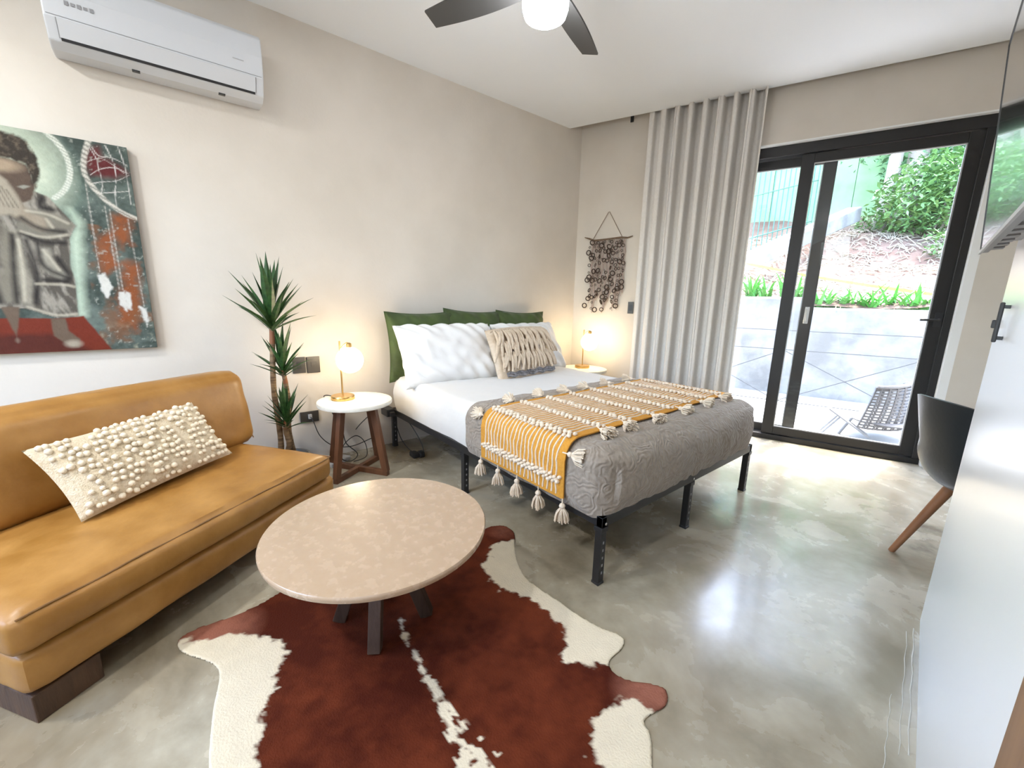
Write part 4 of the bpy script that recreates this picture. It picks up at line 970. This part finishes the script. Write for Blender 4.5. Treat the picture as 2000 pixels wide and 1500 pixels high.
# ------------------------------------------------------------------ cords and small things
def cord(name, label, pts, r=.0032, cat='cord', n=6):
    P = [Vector(p) for p in pts]; out = []
    for i in range(len(P) - 1):
        p0, p1, p2, p3 = P[max(0, i - 1)], P[i], P[i + 1], P[min(len(P) - 1, i + 2)]
        for k in range(6):
            t = k / 6; out.append(.5 * ((2 * p1) + (p2 - p0) * t + (2 * p0 - 5 * p1 + 4 * p2 - p3) * t * t + (3 * p1 - p0 - 3 * p2 + p3) * t ** 3))
    out.append(P[-1])
    o = part(name, tube(out, r, n), 'cord'); return tag(o, label, cat)
cord('lamp_cord', 'black cord drooping from the outlet to behind the side table leg', [(-3.045, .682, .33), (-3.02, .69, .31), (-2.98, .72, .20), (-2.95, .80, .12), (-2.93, .92, .10), (-2.93, 1.06, .13)])
lc = cord('lamp_cord', 'looped black lamp cord with inline switch under the side table', [(-2.84, .80, .503), (-2.92, .76, .503), (-2.96, .76, .47), (-2.92, .80, .36), (-2.88, .84, .25), (-2.87, .86, .15), (-2.86, .93, .06), (-2.85, .88, .02), (-2.86, .82, .05), (-2.87, .84, .14), (-2.88, .93, .19), (-2.90, 1.0, .12), (-2.88, 1.0, .02), (-2.86, .9, .008)])
part('inline_switch', xf(box(0, 0, 0, .018, .02, .055), Matrix.Translation((-2.885, .835, .265)) @ Matrix.Rotation(.4, 4, 'X')), 'dark', lc, False, .004)
ad = thing('power_adapter', 'flat pale adapter box on the floor behind the side table', 'adapter', (-2.93, .80, 0), .5)
part('case', bx(-.05, .05, -.09, .09, 0, .03), 'ltgrey', ad, False, .006); part('lid_line', bx(-.0505, .0505, -.0905, .0905, .014, .016), 'grey', ad, False)
cb = thing('motor_box', 'black power box fixed at the head corner of the bed frame', 'power box', (-2.99, 1.225, .30), 0)
part('case', bx(-.06, .06, -.035, .03, -.03, .03), 'dark', cb, False, .006); part('connector', bx(.06, .10, -.02, .015, -.02, .012), 'dark', cb, False, .004)
cord('extension_cord', 'black cord from the bed corner box towards the side table', [(-3.045, 1.215, .31), (-3.05, 1.15, .33), (-3.0, 1.08, .29), (-2.96, 1.0, .25), (-2.93, .95, .22)])
pc = cord('extension_cord', 'black cord hanging under the bed rail with its plug on the floor', [(-2.90, 1.22, .29), (-2.89, 1.24, .22), (-2.87, 1.27, .10), (-2.80, 1.30, .03), (-2.72, 1.33, .012), (-2.68, 1.36, .03), (-2.72, 1.35, .12), (-2.80, 1.32, .22), (-2.83, 1.29, .265)])
part('plug', join(bx(-2.74, -2.66, 1.27, 1.32, .002, .04), bx(-2.70, -2.645, 1.315, 1.355, .002, .045)), 'dark', pc, False, .008)

# downlights behind the viewpoint: one inferred from the painting's shadow, one added as fill
def downlight(label, x, y, power):
    t = thing('downlight', label, 'ceiling light', (x, y, 2.80), 0, 'recessed ceiling lights')
    part('trim_ring', lathe([(.075, -.001), (.09, -.001), (.09, -.008), (.075, -.010)], 32), 'trimwhite', t)
    part('lens', lathe([(.001, -.002), (.074, -.002), (.074, -.006), (.001, -.006)], 32), 'trimwhite', t)
    ld = bpy.data.lights.new('downlight_lamp', 'AREA'); ld.shape = 'DISK'; ld.size = .16; ld.energy = power; ld.color = (.95, .98, 1)
    lo = bpy.data.objects.new('downlight_lamp', ld); C.objects.link(lo); lo.parent = t; lo.location = (0, 0, -.02)
downlight('recessed ceiling light over the sofa end of the room', -1.9, -1.3, 24)
downlight('unseen recessed fill light added over the entrance side of the room', -.6, -1.3, 24)

# ------------------------------------------------------------------ outside
def at(s, o, z): return Vector(dw(s, o, z))
struct('terrace_floor', dbox(-3, 8, .16, 2.5, -.25, -.03), 'tile', label='pale concrete terrace outside the glass door')
rwl = struct('retaining_wall', join(dbox(-3, 2.12, 2.5, 2.85, -.25, 1.27), dbox(2.12, 8, 2.5, 2.85, -.25, 1.14)), 'concrete', bevel=.03, label='pale concrete retaining wall beyond the terrace')
def bank(u, v):
    s = -6 + 18 * u; o = 2.8 + 9.5 * v
    return at(s, o, 1.12 + .36 * (o - 2.8) + .16 * nz(s * .9, o * .9) + .05 * nz(s * 4, o * 4))
struct('ground_bank', grid(110, 70, bank), 'dirt', True, label='reddish dirt bank rising behind the retaining wall')
def bz(s, o): return 1.12 + .36 * (o - 2.8) + .16 * nz(s * .9, o * .9) + .05 * nz(s * 4, o * 4)
rnd = random.Random(2); bits = []
for k in range(1700):
    s = rnd.uniform(.6, 5.2); o = 3.3 + 4.0 * rnd.random(); l = rnd.uniform(.06, .30); a = rnd.uniform(0, PI); z = bz(s, o)
    ds, do = math.cos(a) * l / 2, math.sin(a) * l / 2
    bits.append(tube([at(s - ds, o - do, bz(s - ds, o - do) + .015), at(s, o, z + rnd.uniform(.02, .07)), at(s + ds, o + do, bz(s + ds, o + do) + .02)], rnd.uniform(.004, .010), 4))
st = part('dry_stalks', join(*bits), 'straw', None, True, stuff=True); st['label'] = 'dry straw and cut stalks littering the dirt bank'; st['category'] = 'litter'
# sloping concrete kerb
kb = struct('kerb', ([tuple(at(*p)) for p in ((1.0, 3.5, 1.62), (1.0, 3.5, 1.86), (1.22, 3.5, 1.86), (1.22, 3.5, 1.62), (2.62, 6.4, 2.75), (2.62, 6.4, 3.02), (2.86, 6.4, 3.02), (2.86, 6.4, 2.75))],
       [(0, 1, 2, 3), (4, 7, 6, 5), (0, 4, 5, 1), (1, 5, 6, 2), (2, 6, 7, 3), (3, 7, 4, 0)]), 'concrete', bevel=.02, label='pale concrete kerb climbing the bank')
# railing
rl = thing('cable_railing', 'thin steel cable railing with crossed wires along the terrace edge', 'railing', at(2.5, 1.5, -.03), math.radians(17.36))
for s in (-1.76, -.56, .64, 1.84): part('post', bx(s - .015, s + .015, -.015, .015, 0, .94), 'steel', rl, False, .002)
for z in (.915, .695, .09): part('cable', tube([(-1.76, 0, z), (1.84, 0, z)], .0055, 6), 'steel', rl)
for s in (-1.76, -.56, .64): part('cross_cable', join(tube([(s, .004, .69), (s + 1.2, .004, .09)], .005, 6), tube([(s, -.004, .09), (s + 1.2, -.004, .69)], .005, 6)), 'steel', rl)
# caution tape
def tp(u, v):
    s = .2 + 4 * u; return at(s, 3.05 + .02 * math.sin(u * 30), 1.75 - .205 * (s - 1.3) + .015 * math.sin(u * 9) + (v - .5) * .035)
tag(part('caution_tape', thick(grid(60, 2, tp), .002), 'tape'), 'yellow caution tape strung across the dirt bank', 'tape')
# strap-leaf plants on the wall
slm = [None] * 3
def strap(L, wdt, droop):
    V = []; F = []; n = 6
    for i in range(n + 1):
        t = i / n; ww = wdt * (1 - t ** 2.5) + .001; V += [(L * t * (.25 + .75 * droop * t), -ww / 2, L * (t - droop * .75 * t * t)), (L * t * (.25 + .75 * droop * t), ww / 2, L * (t - droop * .75 * t * t))]
    for i in range(n): F.append((2 * i, 2 * i + 1, 2 * i + 3, 2 * i + 2))
    return mesh('leaf', (V, F), 'strap')
slm = [strap(.44, .038, d) for d in (.3, .6, .9)]
rnd = random.Random(8); names = ['leftmost strap-leaved plant behind the door mullion on the wall', 'strap-leaved plant on the wall beside the outer sash stile']
spots = [(1.15, 2.98, 1.27), (1.55, 3.0, 1.27), (1.95, 3.0, 1.27), (2.32, 2.98, 1.12), (2.62, 2.98, 1.12), (2.92, 2.98, 1.12), (3.22, 2.98, 1.12), (3.60, 2.98, 1.12)]
ordn = ['first', 'second', 'third', 'fourth', 'fifth', 'sixth', 'seventh', 'eighth']
for k, (s, o, z) in enumerate(spots):
    t = thing('strap_leaf_plant', 'bright green strap-leaved plant, %s from the left on the retaining wall' % ordn[k], 'plant', at(s, o, z - .02), rnd.uniform(0, 6), 'strap-leaved plants on the wall')
    for i in range(46): inst('leaf', slm[i % 3], t, Matrix.Translation((rnd.uniform(-.16, .16), rnd.uniform(-.06, .08), 0)) @ Matrix.Rotation(i * 2.4 + rnd.uniform(-.3, .3), 4, 'Z') @ Matrix.Scale(rnd.uniform(.7, 1.15), 4))
# green fence panels
fe = thing('green_fence', 'green painted board fence at the top of the bank', 'fence', at(1.7, 8.2, 3.0), math.radians(17.36))
for k in range(9): part('board', bx(-2.0 + .52 * k, -1.49 + .52 * k, -.02, .02, -.3, 2.6), 'fence', fe, False, .005)
for k in (0, 3, 6, 9): part('post', bx(-2.03 + .52 * k, -1.97 + .52 * k, .021, .08, -.5, 2.7), 'mesh', fe, False)
# wire mesh fence on the left
mf = thing('mesh_fence', 'teal wire mesh fence left of the sloping kerb', 'fence', at(.1, 4.4, 1.6), math.radians(17.36 + 52))
for k in range(26): part('wire', tube([(.13 * k, 0, -.1 + .036 * k), (.13 * k + .01, 0, 2.4 + .03 * k)], .009, 5), 'mesh', mf)
for z in (.4, 1.2, 2.2): part('rail', tube([(0, .0, z), (3.25, 0, z + .9)], .012, 6), 'mesh', mf)
# trees and bushes
def leafcloud(c, rx, ry, rz, n, size, rnd, flat=.5):
    V = []; F = []
    for k in range(n):
        while True:
            p = Vector((rnd.uniform(-1, 1), rnd.uniform(-1, 1), rnd.uniform(-1, 1)))
            if .25 < p.length < 1: break
        q = Vector((c[0] + p.x * rx, c[1] + p.y * ry, c[2] + p.z * rz)); L = size * rnd.uniform(.6, 1.3); w_ = L * rnd.uniform(.28, .45)
        R = Matrix.Rotation(rnd.uniform(0, 6.28), 3, 'Z') @ Matrix.Rotation(rnd.uniform(-1.0, .9), 3, 'Y') @ Matrix.Rotation(rnd.uniform(-.7, .7), 3, 'X')
        k0 = len(V)
        for a in ((0, 0, 0), (L * .45, w_ / 2, L * .03), (L, 0, -L * .12), (L * .45, -w_ / 2, L * .03), (L * .5, 0, -.0)): V.append(tuple(q + R @ Vector(a)))
        F += [(k0, k0 + 4, k0 + 1), (k0 + 1, k0 + 4, k0 + 2), (k0 + 4, k0 + 3, k0 + 2), (k0, k0 + 3, k0 + 4)]
    return V, F
rnd = random.Random(4)
for (s, o, r, lean, lab) in ((3.22, 7.3, .11, .25, 'slim pale tree trunk leaning at the top of the bank'), (3.62, 7.5, .16, .12, 'thicker pale tree trunk beside the slim one')):
    z = bz(s, o) - .1; t = thing('tree', lab, 'tree', at(s, o, z), 0, 'trees at the top of the bank')
    part('trunk', tube([(lean * i / 8 + .04 * math.sin(i), .03 * math.cos(i * 1.3), 4.2 * i / 8) for i in range(9)], r, 12, radii=[r * (1.15 - .06 * i) for i in range(9)]), 'bark', t)
    part('crown', leafcloud((lean, 0, 4.4), 1.3, 1.3, 1.0, 2200, .13, rnd), 'bush', t)
bl_ = [(3.95, 6.5, 1.0, .75, 0, 'bright leafy bush right of the thick tree trunk'), (4.8, 6.2, 1.1, 1.0, 0, 'bright bush at the right end of the bank'), (4.5, 7.8, 1.4, 1.6, 1, 'tall dark shrub behind the bright bush'),
       (5.9, 7.4, 1.5, 2.0, 0, 'tall bright shrub far right beyond the door frame'), (3.0, 9.2, 1.3, 2.0, 1, 'dark tall shrub behind the green fence'), (1.2, 9.6, 1.6, 2.3, 1, 'large dark shrub left behind the green fence'),
       (-.6, 6.9, 1.3, 1.8, 1, 'dark shrub behind the mesh fence'), (-1.4, 9.0, 1.8, 2.4, 0, 'large bright shrub far left of the bank'), (4.2, 9.8, 1.8, 2.6, 0, 'large bright tree mass at the back of the bank'), (6.9, 9.5, 2.0, 3.0, 1, 'large dark tree mass far right at the back'),
       (3.05, 7.0, .28, .22, 0, 'low green weed clump at the foot of the tree trunks'), (3.9, 5.1, .33, .28, 0, 'small green weed clump midway up the bank')]
for s, o, r, h, k, lab in bl_:
    t = thing('bush', lab, 'bush', at(s, o, bz(s, o)), 0, 'bushes on the bank')
    part('foliage', leafcloud((0, 0, h * .85), r, r, h, int(1800 + 2200 * min(2.2, r * h)) if r > .5 else 260, .13 if r > .5 else .10, rnd), 'bush2' if k else 'bush', t)
    part('stem', join(*[tube([(rnd.uniform(-.1, .1) * r, rnd.uniform(-.1, .1) * r, -.1), (rnd.uniform(-.5, .5) * r, rnd.uniform(-.5, .5) * r, h * 1.2)], .02 * max(.3, r), 5) for _ in range(5)]), 'bark', t)
# wicker lounge chair
wk = thing('wicker_chair', 'grey woven lounge chair standing on the terrace outside the door', 'chair', at(2.90, .74, -.03), math.radians(17.36 + 150))
def wsh(u, v):
    a = (u - .5) * 2.5; t = v
    z = .12 + .44 * t; R = .27 + .07 * t - .05 * t * t
    x = .02 + R * math.sin(a) * 1.0 - .13 * t; y = -.02 - R * math.cos(a) * .75 + .32 - .45 * (1 - t) * .3
    x, y = -(.30 * math.cos(a) * (1 - .25 * t * t)) + .18 + .10 * (1 - t), .30 * math.sin(a) * (1 - .10 * t)
    return x, y, z - .06 * abs(math.sin(a)) * t
bits = []
for k in range(15): bits.append(tube([wsh(i / 20, k / 14) for i in range(21)], .010, 5))
part('weave', join(*bits), 'wicker', wk)
part('uprights', join(*[tube([Vector(wsh(k / 22, i / 10)) + Vector((.006 * (-1) ** k, 0, 0)) for i in range(11)], .009, 5) for k in range(23)]), 'wicker', wk)
part('rim', tube([wsh(i / 24, 1) for i in range(25)], .018, 8), 'wicker', wk)
part('seat', lathe([(.001, .16), (.24, .16), (.26, .175), (.24, .19), (.001, .185)], 28, (.12, 0, 0)), 'wicker', wk)
for sx, sy in ((-.10, -.2), (-.10, .2), (.28, -.2), (.28, .2)): part('leg', tube([(sx, sy, .17), (sx * 1.25, sy * 1.15, 0)], .014, 8), 'wickerframe', wk)
fr = thing('folding_footrest', 'grey slatted footrest tilted beside the woven lounge chair', 'footrest', at(2.52, .62, -.03), math.radians(17.36))
for k in range(3): part('slat', bar((-.15, .05 * k, .25), (.17, .05 * k, .03), .045, .014), 'wickerframe', fr, False, .002)
for k in (0, 1): part('leg', tube([(-.06, .12 * k, .18), (-.18, .12 * k, .0)], .009, 6), 'wickerframe', fr)
